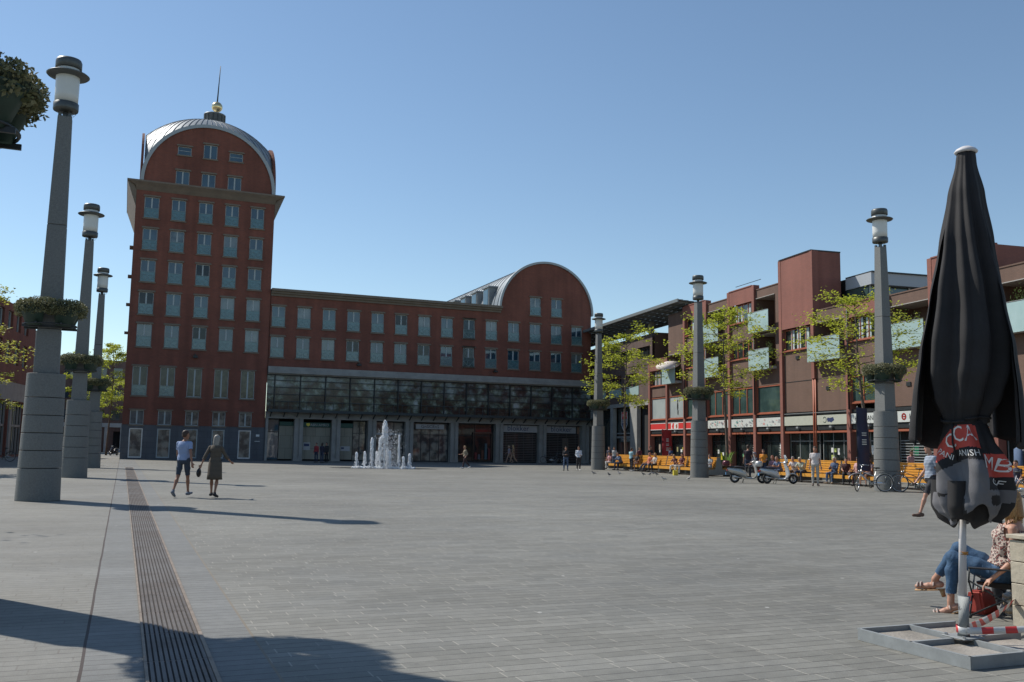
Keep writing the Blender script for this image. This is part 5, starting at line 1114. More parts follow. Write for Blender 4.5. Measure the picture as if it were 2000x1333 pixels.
person(1130, 920, 178, 'walkR', 1.64, 'person in a white shirt and dark trousers beside the right lamp row', (.60, .64, .70), BK, topspec='long', group=GP, shoes=W_, extra=dict(thighR=6, thighL=-4, kneeL=8, footL=10, elbL=70, elbR=60, inL=35, inR=35))
person(1593, 950, 192, 'stand', 1.76, 'man in white shirt and pale trousers standing before the bench', (.66, .60, .57), (.42, .40, .36), group=GP, hair=('short', (.10, .06, .045)), turn=-25, shoes=(.1, .07, .06), voxel=.013)
t, J, s = person(1822, 1013, 268, 'stride', 1.80, 'man in a striped shirt, cap and black shorts striding behind the umbrella', plaid('striped_shirt', (.42, .46, .52), (.09, .12, .18), 9), (.025, .025, .03), hair=('cap', (.10, .09, .08)), botspec='shorts', skin=skinA, group=GP, voxel=.012, shoes=(.12, .07, .05), turn=-12)
# bench sitters
# ------------------------------------------------------------------ benches
m_slat = mat('yellow_wood', (.60, .28, .035), .55, noise=(3, .12), bump=(30, .2)); m_con = mat('bench_end_steel', (.22, .24, .24), .5, .4)
def at_row(off, Y): return Vector((30.2+(Y-44.94)*.119+off, Y, 0))
def make_bench(L_=2.9):
    """local y along the bench, -x faces the square; double-sided back"""
    t = empty('bench', (0, 0, 0))
    for s_ in (-1, 1):
        o = MB()
        for k in range(5): z = .52+k*.112; x = .12+(.93-z)*.26; o.bx(s_*x-.016, s_*x+.016, .03, L_-.03, z, z+.088)
        o.build('backrest', m_slat, t)
        o = MB()
        for k in range(4): x = .28+k*.125; o.bx(min(s_*x, s_*(x+.105)), max(s_*x, s_*(x+.105)), .03, L_-.03, .42, .455)
        o.bx(min(s_*.775, s_*.80), max(s_*.775, s_*.80), .03, L_-.03, .30, .45); o.build('seat', m_slat, t)
    for y in (.0, L_-.03):
        o = MB(); o.add([(x, yy, z) for yy in (y, y+.03) for x, z in ((-.77, .08), (.77, .08), (.77, .41), (.24, .41), (.10, 1.1), (-.10, 1.1), (-.24, .41), (-.77, .41))],
              [(7, 6, 5, 4, 3, 2, 1, 0), tuple(range(8, 16))]+[(i, (i+1) % 8, 8+(i+1) % 8, 8+i) for i in range(8)]); o.build('end_frame', m_con, t)
    o = MB(); o.bx(-.12, .12, .03, L_-.03, 1.07, 1.12); o.build('top_rail', m_slat, t)
    return t
B0 = make_bench(); nbench = 0
GBN = 'long yellow slatted benches along the lamp row'
labs = ['yellow slatted bench section nearest the arched gable', 'yellow bench section behind the seated man in blue', 'yellow bench section behind the person standing in light blue', 'yellow bench section with the pair in orange and white', 'yellow bench section with the seated pair in brown tops', 'end section of yellow bench just right of the middle lamp column',
        'yellow bench section behind the silver scooters', 'yellow bench section behind the man standing in white', 'yellow bench section with the elderly person in blue', 'yellow bench section left of the bicycle lamp column', 'yellow bench section behind the second bicycle', 'yellow bench section behind the closed umbrella', 'yellow bench section at the right edge beyond the umbrella']
slots = [(2.35, 62.3-i*2.95-2.9) for i in range(5)]+[(2.3, 62.3-5*2.95-.9)]+[(3.1, 38.6-i*2.95-2.9) for i in range(7)]+[(3.1, 38.65)]
labs.append('yellow bench section at the left end of the right row, mostly hidden by scooters')
for i, (off, Y) in enumerate(slots):
    o = B0 if i == 0 else copy_tree(B0); p = at_row(off, Y); o.location = p; o.rotation_euler = (0, 0, -A8); tag(o, labs[i], 'bench', GBN)
def bench_sit(px_, face, pose, H, label, top, bottom, which=0, **k):
    """sit on the bench seat at the place the photo column px_ crosses it"""
    off = (2.35, 3.1)[which]-.50; d = ray(px_, 900); a = Vector((.119, 1, 0)); o_ = at_row(off, 44.94)
    # intersect ray (horizontal) with the bench line
    den = d.x*a.y-d.y*a.x; tt_ = (o_.x*a.y-o_.y*a.x)/den; p = Vector((d.x*tt_, d.y*tt_, 0))
    return person(p.x, p.y, face, pose, H, label, top, bottom, seat=.455, px=False, group=GS, **k)
F0 = 230   # facing the square
bench_sit(1190, 238, 'sit', 1.65, 'person in pink seated on the bench beside the gable lamp column', (.50, .26, .28), W_, hair=('short', (.1, .06, .04)), fem=True)
bench_sit(1213, 240, 'sitfwd', 1.75, 'seated man in blue jacket and dark trousers leaning forward on the bench', (.12, .17, .27), DJ, topspec='long')
person(1233, 921, 55, 'stand2', 1.62, 'person in a light blue top standing close to the bench', (.30, .50, .55), (.04, .04, .05), group=GP, shoes=W_)
bench_sit(1244, 225, 'sit', 1.7, 'seated person in black beside the one standing in light blue', BK, (.25, .15, .12), hair=('long', (.12, .05, .03)), fem=True)
bench_sit(1268, 245, 'sitout', 1.72, 'seated person in an orange top with legs stretched out', (.55, .17, .10), DJ, hair=('short', (.25, .08, .05)))
bench_sit(1279, 235, 'sit', 1.65, 'seated woman in white with a yellow scarf on the bench', (.55, .48, .42), BK, hair=('long', (.42, .28, .12)), fem=True, topspec='three')
bench_sit(1321, 225, 'sitfwd', 1.65, 'seated woman in a brown top and white trousers with yellow bag', (.16, .06, .055), (.60, .58, .52), hair=('long', (.3, .2, .12)), fem=True)
bench_sit(1332, 230, 'sit', 1.7, 'seated person in dark red at the right of the brown pair', (.12, .03, .035), (.45, .42, .38), hair=('long', (.06, .02, .02)), fem=True)
bench_sit(1386, 235, 'sit', 1.65, 'person in pale clothes sitting half hidden right of the middle lamp column', (.35, .38, .40), (.3, .3, .3), hair=('short', (.05, .04, .03)))
bench_sit(1508, 235, 'sit', 1.66, 'seated person in purple top behind the second scooter', (.22, .12, .16), JN, which=1, hair=('short', (.3, .12, .08)))
bench_sit(1523, 235, 'sitfwd', 1.66, 'seated person in blue behind the scooter windshield', (.10, .14, .24), JN, which=1, hair=('short', (.35, .2, .14)))
bench_sit(1553, 222, 'sitfwd', 1.72, 'seated man in a white shirt bending towards his neighbour', (.62, .55, .54), (.14, .09, .06), which=1, hair=('short', (.25, .22, .2)))
bench_sit(1568, 232, 'sitfwd', 1.68, 'seated person in beige jacket and cream hat', (.42, .42, .32), DJ, which=1, hair=('cap', (.5, .46, .36)), topspec='long')
bench_sit(1629, 232, 'sit', 1.66, 'white haired person in a blue jacket sitting alone on the bench', (.06, .09, .16), JN, which=1, hair=('bob', (.55, .52, .48)), topspec='long', extra=dict(elbL=85, elbR=85, inL=45, inR=45), shoes=(.4, .3, .2))
bench_sit(1675, 238, 'sitx', 1.72, 'person in pink top and dark cap sitting with legs crossed', (.48, .28, .27), (.06, .03, .035), which=1, hair=('cap', (.04, .04, .06)))
bench_sit(1697, 240, 'sit', 1.68, 'person with bare legs seated behind the white bicycle', (.14, .10, .12), (.1, .1, .12), which=1, botspec='shorts', fem=True, hair=('long', (.06, .04, .03)))
bench_sit(1982, 238, 'sitout', 1.72, 'person in jeans sitting at the right edge beyond the umbrella', (.03, .035, .06), JN, which=1, fem=True)
# standing behind the benches / at the shops (world metres relative to the bench row)
def behind(px_, d_, face, pose, H, label, top, bottom, **k):
    r = ray(px_, 890); p = r*d_/(r.dot(FW)); return person(p.x, p.y, face, pose, H, label, top, bottom, px=False, group=GB, **k)
behind(1270, 68, 150, 'fold', 1.78, 'man in a black shirt standing behind the bench', BK, DJ)
behind(1310, 70, 240, 'stand2', 1.76, 'person in a navy top by the red banner', (.04, .06, .13), DJ)
behind(1249, 73, 160, 'stand', 1.7, 'person in dark red deep in the passage', (.12, .03, .05), BK)
behind(1190, 76, 200, 'stand', 1.7, 'dark clothed person left in front of the sports shop', (.05, .05, .08), BK)
behind(1200, 78, 200, 'stand', 1.7, 'person in white in front of the sports shop', (.42, .42, .42), JN)
behind(1461, 53, 20, 'stand', 1.86, 'tall person in dark clothes with back to the square behind the scooters', (.03, .02, .03), DJ)
behind(1491, 52, 200, 'stand2', 1.62, 'child-sized person in bright orange behind the scooters', (.70, .26, .03), DJ)
behind(1698, 43, 235, 'sitfwd', 1.72, 'person in black leaning over the bench back beside the flag', BK, BK, seat=.95)
behind(1779, 44, 150, 'stand', 1.66, 'person in a pink checked shirt standing right of the bicycle lamp column', plaid('pink_check', (.55, .38, .38), (.35, .12, .12), 7), DJ)
behind(1652, 44, 200, 'sit', 1.6, 'person in dark red sitting low on the far side of the bench', (.06, .02, .02), BK, seat=.45, hair=('short', (.05, .04, .03)))
person(1160, 906, 210, 'sitout', 1.65, 'person in pale clothes sitting low at the foot of the gable lamp column', (.10, .07, .08), (.4, .36, .34), seat=.35, group=GS)
# scooter rider resting by the first scooter
t, J, s = person(1474, 938, 250, 'sit', 1.70, 'person in navy with grey cap sitting on the bench end by the scooters', (.03, .04, .07), BK, seat=.6, hair=('cap', (.16, .16, .2)), group=GS)
# side street and left edge
for i, (x, y, lab, c1, c2) in enumerate([(13, 884, 'person in black and red walking before the left shop windows', (.06, .02, .025), BK), (27, 882, 'blonde person in black by the pale pier of the left building', BK, (.4, .3, .25)),
     (191, 880, 'dark figure nearest the lamp columns in the side street', BK, BK), (199, 876, 'person in a blue top far down the side street', (.12, .16, .22), BK), (206, 877, 'person in a rust top in the side street', (.3, .12, .08), JN),
     (211, 875, 'person in beige in the side street', (.35, .28, .22), BK), (218, 877, 'person in lilac in the side street beside the tree', (.25, .25, .35), JN), (224, 878, 'person in pale red near the tower corner', (.4, .15, .12), (.3, .28, .25)), (228, 882, 'person in white pushing towards the tower corner', (.5, .5, .5), BK)]):
    person(x, y, (20, 200)[i % 2], ('walkL', 'walkR', 'stand')[i % 3], 1.72, lab, c1, c2, group=GD, voxel=.02, hair=('short', (.4, .3, .15) if i == 1 else (.06, .04, .03)))
# ------------------------------------------------------------------ pigeons
m_pig = mat('pigeon_grey', (.12, .125, .14), .7, noise=(30, .3)); m_pigw = mat('pigeon_pale', (.42, .40, .37), .7, noise=(20, .3))
def pigeon(x, y, rz, label, m, sc=1):
    p = gnd(x, y); t = empty('pigeon', p, rz, label=label, cat='pigeon', group='pigeons on the paving'); b = MB()
    rings(b, [(Vector((0, -.17, .10)), Vector((.03, 0, 0)), Vector((0, 0, .008))), (Vector((0, -.09, .12)), Vector((.045, 0, 0)), Vector((0, 0, .03))), (Vector((0, 0, .13)), Vector((.06, 0, 0)), Vector((0, 0, .055))), (Vector((0, .08, .15)), Vector((.05, 0, 0)), Vector((0, 0, .05))), (Vector((0, .12, .2)), Vector((.026, 0, 0)), Vector((0, .024, 0))), (Vector((0, .13, .24)), Vector((.025, 0, 0)), Vector((0, .028, 0))), (Vector((0, .135, .265)), Vector((.01, 0, 0)), Vector((0, .012, 0)))], 10)
    b.tube([(0, .155, .24), (0, .185, .232)], [.007, .002], 5)
    for s_ in (-1, 1): b.tube([(s_*.022, .01, .09), (s_*.022, .015, .004)], .005, 5); b.tube([(s_*.022, .015, .006), (s_*.022, .045, .006)], .005, 5)
    b.build('body', m, t); t.scale = (sc,)*3; return t
for x, y, rz, lab, m in [(1160, 928, 1, 'dark pigeon near the foot of the gable lamp column', m_pig), (1190, 931, 2, 'flat looking pigeon left of the pigeon group', m_pig), (1210, 928, .3, 'upright dark pigeon in front of the seated man in blue', m_pig), (1257, 930, 1.6, 'leftmost of the pigeons before the orange topped sitter', m_pig), (1269, 930, -1.4, 'middle of the three pigeons before the orange topped sitter', m_pig), (1276, 928, .8, 'pigeon nearest the bench beside the orange topped sitter', m_pig), (1283, 930, 1.8, 'rightmost dark pigeon of the group before the bench', m_pig), (1297, 940, 1.2, 'pale pigeon out on the paving before the bench', m_pigw), (1345, 939, -1.3, 'pale pigeon left of the middle lamp column foot', m_pigw)]: pigeon(x, y, rz, lab, m, .9)
# ------------------------------------------------------------------ bicycles
m_tyre = mat('tyre_rubber', (.025, .025, .025), .8); m_chrome = mat('chrome', (.55, .56, .57), .25, .9)
def bicycle(loc, rz, col, label, steer=.5, lady=True):
    t = empty('bicycle', loc, rz, label=label, cat='bicycle', group='bicycles parked on the square'); fm = mat('bicycle_paint', col, .35, .3); R = .345
    def wheel(y, name, rot=0):
        b = MB(); b.torus((0, 0, 0), R-.015, .017, 'x', 36, 6); w = b.build('wheel', m_tyre, t); w.location = (0, y, R); w.rotation_euler = (0, 0, rot)
        b = MB(); b.torus((0, 0, 0), R-.04, .011, 'x', 36, 5); b.tube([(-.04, 0, 0), (.04, 0, 0)], .022, 8)
        for k in range(18): a = 2*math.pi*k/18; b.tube([(.02*(-1)**k, 0, 0), (0, (R-.045)*math.cos(a), (R-.045)*math.sin(a))], .0016, 4)
        b.build('rim', m_chrome, w)
    wheel(-.53, 'rear'); wheel(.56, 'front', steer)
    b = MB(); BBk = (0, -.06, .30); ST = (0, -.20, .80); HT = (0, .38, .86); HB = (0, .42, .66); RA = (0, -.53, R)
    for a, c, r_ in ((BBk, ST, .016), (BBk, HB, .02), (HT, HB, .02), ((0, -.14, .6) if lady else (0, -.18, .76), (0, .385, .80), .016), ((.03, -.53, R), BBk, .01), ((-.03, -.53, R), BBk, .01), ((.03, -.53, R), (0, -.18, .74), .009), ((-.03, -.53, R), (0, -.18, .74), .009)): b.tube([a, c], r_, 7)
    b.build('frame', fm, t)
    b = MB(); b.tube([(0, .42, .66), (0, .5, .5), (0, .56, R)], .013, 6); b.tube([HT, (0, .35, 1.0)], .012, 6); 
    b.tube([(-.28, .16, 1.04), (-.24, .32, 1.05), (-.1, .38, 1.03), (0, .36, 1.0), (.1, .38, 1.03), (.24, .32, 1.05), (.28, .16, 1.04)], .011, 6); b.build('handlebar', m_chrome, t)
    b = MB(); b.tube([ST, (0, -.22, .9)], .012, 6); b.ell((0, -.25, .93), (.075, .13, .035)); b.ell((0, -.15, .935), (.03, .1, .025)); b.build('saddle', m_blackl, t)
    b = MB(); b.torus((0, -.53, R), R+.03, .012, 'x', 18, 5, .3, 2.9); b.torus((0, .56, R), R+.03, .012, 'x', 14, 5, .5, 2.6); b.build('mudguard', fm, t)
    b = MB(); b.bx(-.06, .06, -.78, -.34, .74, .755); b.tube([(.05, -.7, .74), (.03, -.53, R)], .006, 5); b.tube([(-.05, -.7, .74), (-.03, -.53, R)], .006, 5); b.build('luggage_rack', m_dark, t)
    b = MB(); b.ell((.03, -.29, .32), (.014, .3, .07)); b.lathe([(.09, -.005), (.09, .005)], 16, (0, 0, 0)) if False else None; b.build('chain_guard', m_chrome, t)
    b = MB(); b.tube([(.06, -.06, .30), (.07, -.02, .16)], .009, 5); b.bx(.06, .16, -.06, .02, .14, .165); b.tube([(-.06, -.06, .30), (-.07, -.10, .44)], .009, 5); b.bx(-.16, -.06, -.14, -.06, .43, .455); b.build('pedals', m_dark, t)
    b = MB(); b.tube([(-.03, -.3, .3), (-.16, -.3, .01)], .009, 5); b.build('kickstand', m_dark, t)
    b = MB(); b.ell((0, .45, .80), (.04, .05, .04)); b.build('headlight', m_chrome, t); return t
rt = math.atan2(RT.y, RT.x)
p = gnd(1702, 961); bicycle(p, rt+math.pi/2+.0, (.58, .58, .56), 'white and silver bicycle leaning left of the lamp column foot', .95)
p = gnd(1786, 963); bicycle(p, rt+math.pi/2-.75, (.04, .04, .045), 'dark upright city bicycle right of the lamp column foot', .25)
p = Vector((41.0, 85.9, 0)); bicycle(p, .3, (.05, .05, .05), 'dark bicycle parked at the column between the shuttered shops', .2); p = Vector((39.9, 86.2, 0)); bicycle(p, 1.2, (.1, .1, .1), 'second dark bicycle at the column between the shuttered shops', .3)
bicycle(gnd(3, 902), 1.4, (.06, .06, .08), 'dark bicycle cut off by the left edge of the photo', .2)
r_ = ray(1972, 900); p = r_*33/(r_.dot(FW)); p.z = 0; bicycle(p, .4, (.35, .35, .37), 'bicycle beyond the closed umbrella near the right edge', .3)
# ------------------------------------------------------------------ scooters
def scooter(loc, rz, label, body_c, seat_c, box, wind):
    t = empty('scooter', loc, rz, label=label, cat='scooter', group='scooters parked before the bench'); bm_ = mat('scooter_paint', body_c, .3, .5, spec=.6); R = .235
    for y, nm in ((-.62, 'r'), (.66, 'f')):
        b = MB(); b.torus((0, y, R), R-.055, .055, 'x', 30, 8); w = b.build('wheel', m_tyre, t); b = MB(); b.torus((0, y, R), R-.105, .02, 'x', 24, 6); b.tube([(-.05, y, R), (.05, y, R)], .04, 10)
        for k in range(5): a = 2*math.pi*k/5; b.bar((0, y, R), (0, y+(R-.1)*math.cos(a), R+(R-.1)*math.sin(a)), .03, .03)
        b.build('rim', m_chrome, w)
    X = lambda rx, y, z, rz_: (Vector((0, y, z)), Vector((rx, 0, 0)), Vector((0, 0, rz_)))
    b = MB(); rings(b, [X(.05, -.98, .66, .03), X(.12, -.9, .64, .09), X(.17, -.66, .58, .15), (Vector((0, -.38, .52)), Vector((.18, 0, 0)), Vector((0, .03, .19))), (Vector((0, -.16, .42)), Vector((.16, 0, 0)), Vector((0, .06, .17))), (Vector((0, -.05, .30)), Vector((.14, 0, 0)), Vector((0, .05, .09)))], 18); b.build('rear_body', bm_, t)
    b = MB(); rings(b, [(Vector((0, -.1, .25)), Vector((.15, 0, 0)), Vector((0, 0, .05))), (Vector((0, .18, .23)), Vector((.16, 0, 0)), Vector((0, 0, .045))), (Vector((0, .34, .27)), Vector((.16, 0, 0)), Vector((0, .03, .06)))], 14); b.build('floorboard', bm_, t)
    b = MB(); rings(b, [(Vector((0, .33, .24)), Vector((.15, 0, 0)), Vector((0, .06, .0))), (Vector((0, .42, .46)), Vector((.21, 0, 0)), Vector((0, .07, .02))), (Vector((0, .36, .72)), Vector((.20, 0, 0)), Vector((0, .06, .01))), (Vector((0, .28, .92)), Vector((.12, 0, 0)), Vector((0, .06, 0))), (Vector((0, .26, .98)), Vector((.07, 0, 0)), Vector((0, .05, 0)))], 18); b.build('front_shield', bm_, t)
    b = MB(); rings(b, [X(.03, .38, .42, .02), X(.08, .5, .47, .04), X(.09, .66, .49, .035), X(.07, .84, .42, .03), X(.02, .92, .36, .015)], 12); b.build('front_mudguard', bm_, t)
    b = MB(); b.tube([(.06, .62, .5), (.06, .66, R)], .02, 6); b.tube([(-.06, .62, .5), (-.06, .66, R)], .02, 6); b.build('fork', m_dark, t)
    b = MB(); rings(b, [X(.05, -.86, .73, .02), X(.13, -.74, .755, .045), X(.14, -.45, .76, .05), X(.12, -.2, .735, .045), X(.05, -.1, .7, .02)], 14); b.build('seat', mat('scooter_seat', seat_c, .6), t)
    b = MB(); b.tube([(-.34, .16, 1.0), (-.2, .24, .99), (.2, .24, .99), (.34, .16, 1.0)], .018, 7); b.ell((0, .28, 1.0), (.14, .1, .07)); hb_ = b.build('handlebar', bm_, t)
    b = MB(); b.ell((0, .375, 1.0), (.075, .03, .055)); b.build('headlight', m_opal, t)
    b = MB()
    for s_ in (-1, 1): b.tube([(s_*.22, .22, 1.0), (s_*.27, .24, 1.18)], .007, 5); b.ell((s_*.28, .24, 1.2), (.055, .012, .038))
    b.build('mirror', m_dark, t)
    b = MB(); b.ell((0, -.98, .60), (.09, .03, .04)); b.build('tail_light', m_red, t); b = MB(); b.bx(-.09, .09, -1.04, -1.03, .38, .5); b.build('number_plate', mat('plate_blue', (.12, .3, .55), .5), t)
    b = MB(); b.tube([(.13, -.3, .26), (.17, -.75, .3)], .045, 10); b.build('exhaust', m_chrome, t); b = MB(); b.ell((-.05, -.45, .27), (.09, .2, .1)); b.build('engine', m_dark, t)
    b = MB(); b.tube([(.1, -.2, .2), (.16, -.26, .01)], .012, 5); b.tube([(-.1, -.2, .2), (-.16, -.26, .01)], .012, 5); b.build('centre_stand', m_dark, t)
    if box is not None: b = MB(); rings(b, [(Vector((0, -1.02, .80)), Vector((.16, 0, 0)), Vector((0, .14, 0))), (Vector((0, -1.02, .84)), Vector((.2, 0, 0)), Vector((0, .18, 0))), (Vector((0, -1.02, .98)), Vector((.2, 0, 0)), Vector((0, .18, 0))), (Vector((0, -1.0, 1.06)), Vector((.15, 0, 0)), Vector((0, .13, 0)))], 20); b.build('top_box', mat('box_paint', box, .3, .3), t)
    if wind: 
        g_ = glassmat('clear_windshield', (.3, .33, .34), .05); b = MB(); rings(b, [(Vector((0, .36, .95)), Vector((.16, 0, 0)), Vector((0, .008, 0))), (Vector((0, .33, 1.15)), Vector((.2, 0, 0)), Vector((0, .008, 0))), (Vector((0, .26, 1.36)), Vector((.12, 0, 0)), Vector((0, .008, 0)))], 14); b.build('windshield', g_, t)
    return t
scooter(gnd(1461, 944), rt-math.pi/2-.12, 'silver scooter with a dark red top box, left of the two', (.50, .49, .46), (.03, .025, .03), (.10, .02, .03), True)
scooter(gnd(1523, 945.5), rt-math.pi/2+.1, 'silver grey scooter with a silver top box, right of the two', (.58, .60, .62), (.03, .03, .05), (.5, .5, .48), True)
scooter(gnd(222, 890), 2.6, 'dark scooter parked at the left corner of the tower', (.05, .05, .055), (.03, .03, .03), None, False)
# ------------------------------------------------------------------ flags, plant, bag, pram, roof parasol
def flag(x, d_, H, w, label, col, txt):
    r = ray(x, 890); p = r*d_/(r.dot(FW)); p.z = 0; t = empty('beach_flag', p, rt, label=label, cat='flag'); b = MB(); b.tube([(-w/2, 0, 0), (-w/2, 0, H*.8), (-w/2+.06, 0, H)], .02, 6); b.build('pole', m_dark, t); b = MB(); n = 12; b.sm = True; vs = []
    for i in range(n+1):
        z = .75+(H-.8)*i/n; wv = .05*math.sin(i*.9); dx = .12*(1-i/n)
        vs += [(-w/2+dx*.2, wv, z), (w/2+dx, wv+.05, z-.06), (w/2+dx, wv+.062, z-.06), (-w/2+dx*.2, wv+.012, z)]
    b.add(vs, [(i*4+j, i*4+(j+1) % 4, i*4+4+(j+1) % 4, i*4+4+j) for i in range(n) for j in range(4)]); c = b.build('cloth', col, t)
    b = MB(); lettering(b, txt, .3, lambda u, v: (v+.05, -.07, .75+(H-.8)/2+u), sx=1.3); b.build('lettering', m_sign, c); return t
flag(1302, 72, 3.15, .75, 'dark red vertical banner flag with white marks', mat('flag_red', (.30, .015, .02), .7), 'III II III')
flag(1685, 41.5, 3.6, .5, 'navy vertical banner flag left of the bicycle lamp column', mat('flag_navy', (.02, .025, .06), .7), 'III II')
r = ray(1420, 890); p = r*56/(r.dot(FW)); p.z = 0
t = empty('potted_plant', p, 0, label='spiky green plant in a dark pot left of the scooters', cat='potted plant'); b = MB(); b.lathe([(.25, 0), (.32, .6), (.34, .62), (.3, .62)], 20); b.build('pot', m_dark, t); b = MB(); rnd = random.Random(2)
for k in range(60):
    a = rnd.uniform(0, 6.28); L_ = rnd.uniform(.5, 1.15); u = rnd.uniform(.3, 1.5); c0 = Vector((0, 0, .6)); e1 = c0+Vector((math.cos(a)*L_*.35, math.sin(a)*L_*.35, L_*.7*min(1, u))); e2 = e1+Vector((math.cos(a)*L_*.4, math.sin(a)*L_*.4, L_*.3*(u-.6))); w_ = Vector((-math.sin(a), math.cos(a), 0))*.025
    b.add([c0-w_, c0+w_, e1+w_, e1-w_, e2], [(0, 1, 2, 3), (3, 2, 4)])
b.build('leaves', leafmat('palm_leaf', (.10, .22, .03), (.2, .34, .06), .4), t, recalc=False)
p = gnd(1319, 929); b = MB(lambda x, y, z: (p.x+x, p.y+y, z)); b.add([(-.14, -.08, 0), (.14, -.08, 0), (.14, .08, 0), (-.14, .08, 0), (-.16, -.06, .32), (.15, -.06, .3), (.14, .06, .32), (-.14, .06, .3)], [(0, 1, 2, 3), (4, 5, 6, 7), (0, 1, 5, 4), (1, 2, 6, 5), (2, 3, 7, 6), (3, 0, 4, 7)]); b.tube([(-.07, 0, .3), (-.06, 0, .44), (.06, 0, .44), (.07, 0, .3)], .01, 5)
tag(b.build('shopping_bag', m_yel, bevel=.01), 'yellow shopping bag at the feet of the brown pair', 'shopping bag')
p = gnd(1151, 902); t = empty('pram', p, rt, label='dark red pram beside the gable lamp column', cat='pram'); b = MB(); b.ell((0, 0, .75), (.38, .25, .28)); b.build('hood', mat('pram_red', (.09, .015, .02), .8), t)
for sx in (-.3, .3):
    for sy_ in (-.22, .22): b = MB(); b.torus((sx, sy_, .14), .12, .02, 'y', 16, 6); b.build('wheel', m_tyre, t)
b = MB(); b.tube([(-.3, -.2, .14), (.3, -.2, .6), (.5, -.2, 1.0), (.5, .2, 1.0), (.3, .2, .6), (-.3, .2, .14)], .012, 5); b.tube([(.3, -.2, .14), (-.3, -.2, .6)], .012, 5); b.tube([(.3, .2, .14), (-.3, .2, .6)], .012, 5); b.build('chassis', m_dark, t)
bp_ = Vector((41, 51, 0))+RZ(-A8)@Vector((-.25, 16.9, 0))
t = empty('parasol', (bp_.x, bp_.y, 7.2), 0, label='pale tilted parasol on the balcony over the red shop sign', cat='parasol'); b = MB(); n = 16; b.sm = True
vs = [(0, 0, 1.95)]+[(1.05*math.cos(2*math.pi*k/n), 1.05*math.sin(2*math.pi*k/n), 1.6+.18*math.cos(4*math.pi*k/n)*0-.0) for k in range(n)]+[(1.03*math.cos(2*math.pi*k/n), 1.03*math.sin(2*math.pi*k/n), 1.56) for k in range(n)]+[(0, 0, 1.9)]
b.add(vs, [(0, 1+k, 1+(k+1) % n) for k in range(n)]+[(1+k, 1+n+k, 1+n+(k+1) % n, 1+(k+1) % n) for k in range(n)]+[(2*n+1, 1+n+(k+1) % n, 1+n+k) for k in range(n)]); b.build('canopy', mat('parasol_cloth', (.70, .62, .56), .8), t); b = MB(); b.tube([(0, 0, 0), (0, 0, 1.92)], .025, 6); b.build('pole', m_dark, t); t.rotation_euler = (.25, -.35, 0)
# ------------------------------------------------------------------ block behind the camera, only seen mirrored in the shop windows
simple_block('facing_building', (8, -42, 0), math.pi, 90, 14, 11.5, brickmat('ochre_brick', (.20, .16, .13), (.17, .135, .11), (.14, .12, .1)), 'plain brick block on the near side of the square, mirrored in the shop windows', 24, 3)
# ------------------------------------------------------------------ closed parasol in the foreground
PX, PY = 6.12, 5.52
toC = Vector((-PX, -PY, 0)).normalized(); RH = Vector((-toC.y, toC.x, 0)); LEAN = RH*.040
UM = empty('closed_parasol', (PX, PY, 0), label='large closed black parasol tied in the middle, with red and white lettering', cat='parasol')
m_can = mat('black_canvas', (.016, .0145, .0155), .8, noise=(7, .25), bump=(220, .15)); m_canv = mat('grey_canvas', (.135, .132, .14), .8, noise=(5, .12), bump=(200, .15)); m_canr = mat('red_canvas', (.50, .065, .045), .75, noise=(6, .08)); m_polew = mat('white_pole', (.60, .58, .58), .6, noise=(3, .05))
m_let = mat('white_print', (.72, .70, .66), .7)
def interp(P, z):
    P = sorted(P)
    if z <= P[0][0]: return P[0][1]
    for (a, b_), (c, d) in zip(P, P[1:]):
        if z <= c: f = (z-a)/(c-a); f = f*f*(3-2*f)*.5+f*.5; return b_+(d-b_)*f
    return P[-1][1]
up_prof = [(1.74, .150), (1.80, .165), (1.95, .225), (2.15, .27), (2.4, .278), (2.8, .242), (3.2, .188), (3.6, .130), (3.86, .075), (3.97, .066)]
def S_up(t, z):
    f = min(1, max(0, (4.0-z)/1.2)); a = .05+.17*f*min(1, (z-1.7)/.25+.25)
    w = t+.12*math.sin(z*2.1)+.22*math.sin(1.7*z+t)
    pl_ = .55*math.cos(7*w)+.34*math.cos(11*w+1.3+z*.8)+.45*abs(math.sin(4.5*w+.5))-.2; r = interp(up_prof, z)*(1+a*pl_)
    return (toC*math.cos(t)+RH*math.sin(t))*r+LEAN*z+Vector((0, 0, z))
def shell(name, fn, t0, t1, zf0, zf1, nt, nz, material, parent, inset=.012, closed=False, matf=None):
    b = MB(); b.sm = True; vs = []; k = nt if closed else nt+1
    for lay in ((0, 1) if inset else (0,)):
        for j in range(nz+1):
            for i in range(k):
                t = t0+(t1-t0)*i/nt; z = zf0(t)+(zf1(t)-zf0(t))*j/nz; p = fn(t, z)
                if lay: c = LEAN*z+Vector((0, 0, z)); p = p+(c-p).normalized()*inset
                vs.append(p)
    n1 = k*(nz+1)
    for lay in ((0, 1) if inset else (0,)):
        for j in range(nz):
            for i in range(nt):
                i2 = (i+1) % k; q = [lay*n1+j*k+i, lay*n1+j*k+i2, lay*n1+(j+1)*k+i2, lay*n1+(j+1)*k+i]
                t = t0+(t1-t0)*(i+.5)/nt; z = zf0(t)+(zf1(t)-zf0(t))*(j+.5)/nz; b.m = matf(t, z) if matf else 0
                b.f.append(q if not lay else q[::-1]); b.mi.append(b.m); b.s.append(True)
    b.v = [tuple(v) for v in vs]
    if inset:
        for i in range(nt): b.f.append([i, n1+i, n1+(i+1) % k, (i+1) % k]); b.mi.append(0); b.s.append(False)
    return b.build(name, material, parent, recalc=False)
cz = lambda v: (lambda t: v)
cp = shell('canopy', S_up, 0, 2*math.pi, cz(1.74), cz(3.96), 220, 90, m_can, UM, .0, True)
fl_prof = [(1.55, .395), (1.7, .39), (1.95, .372), (2.3, .335), (2.7, .275), (3.1, .208), (3.45, .14)]
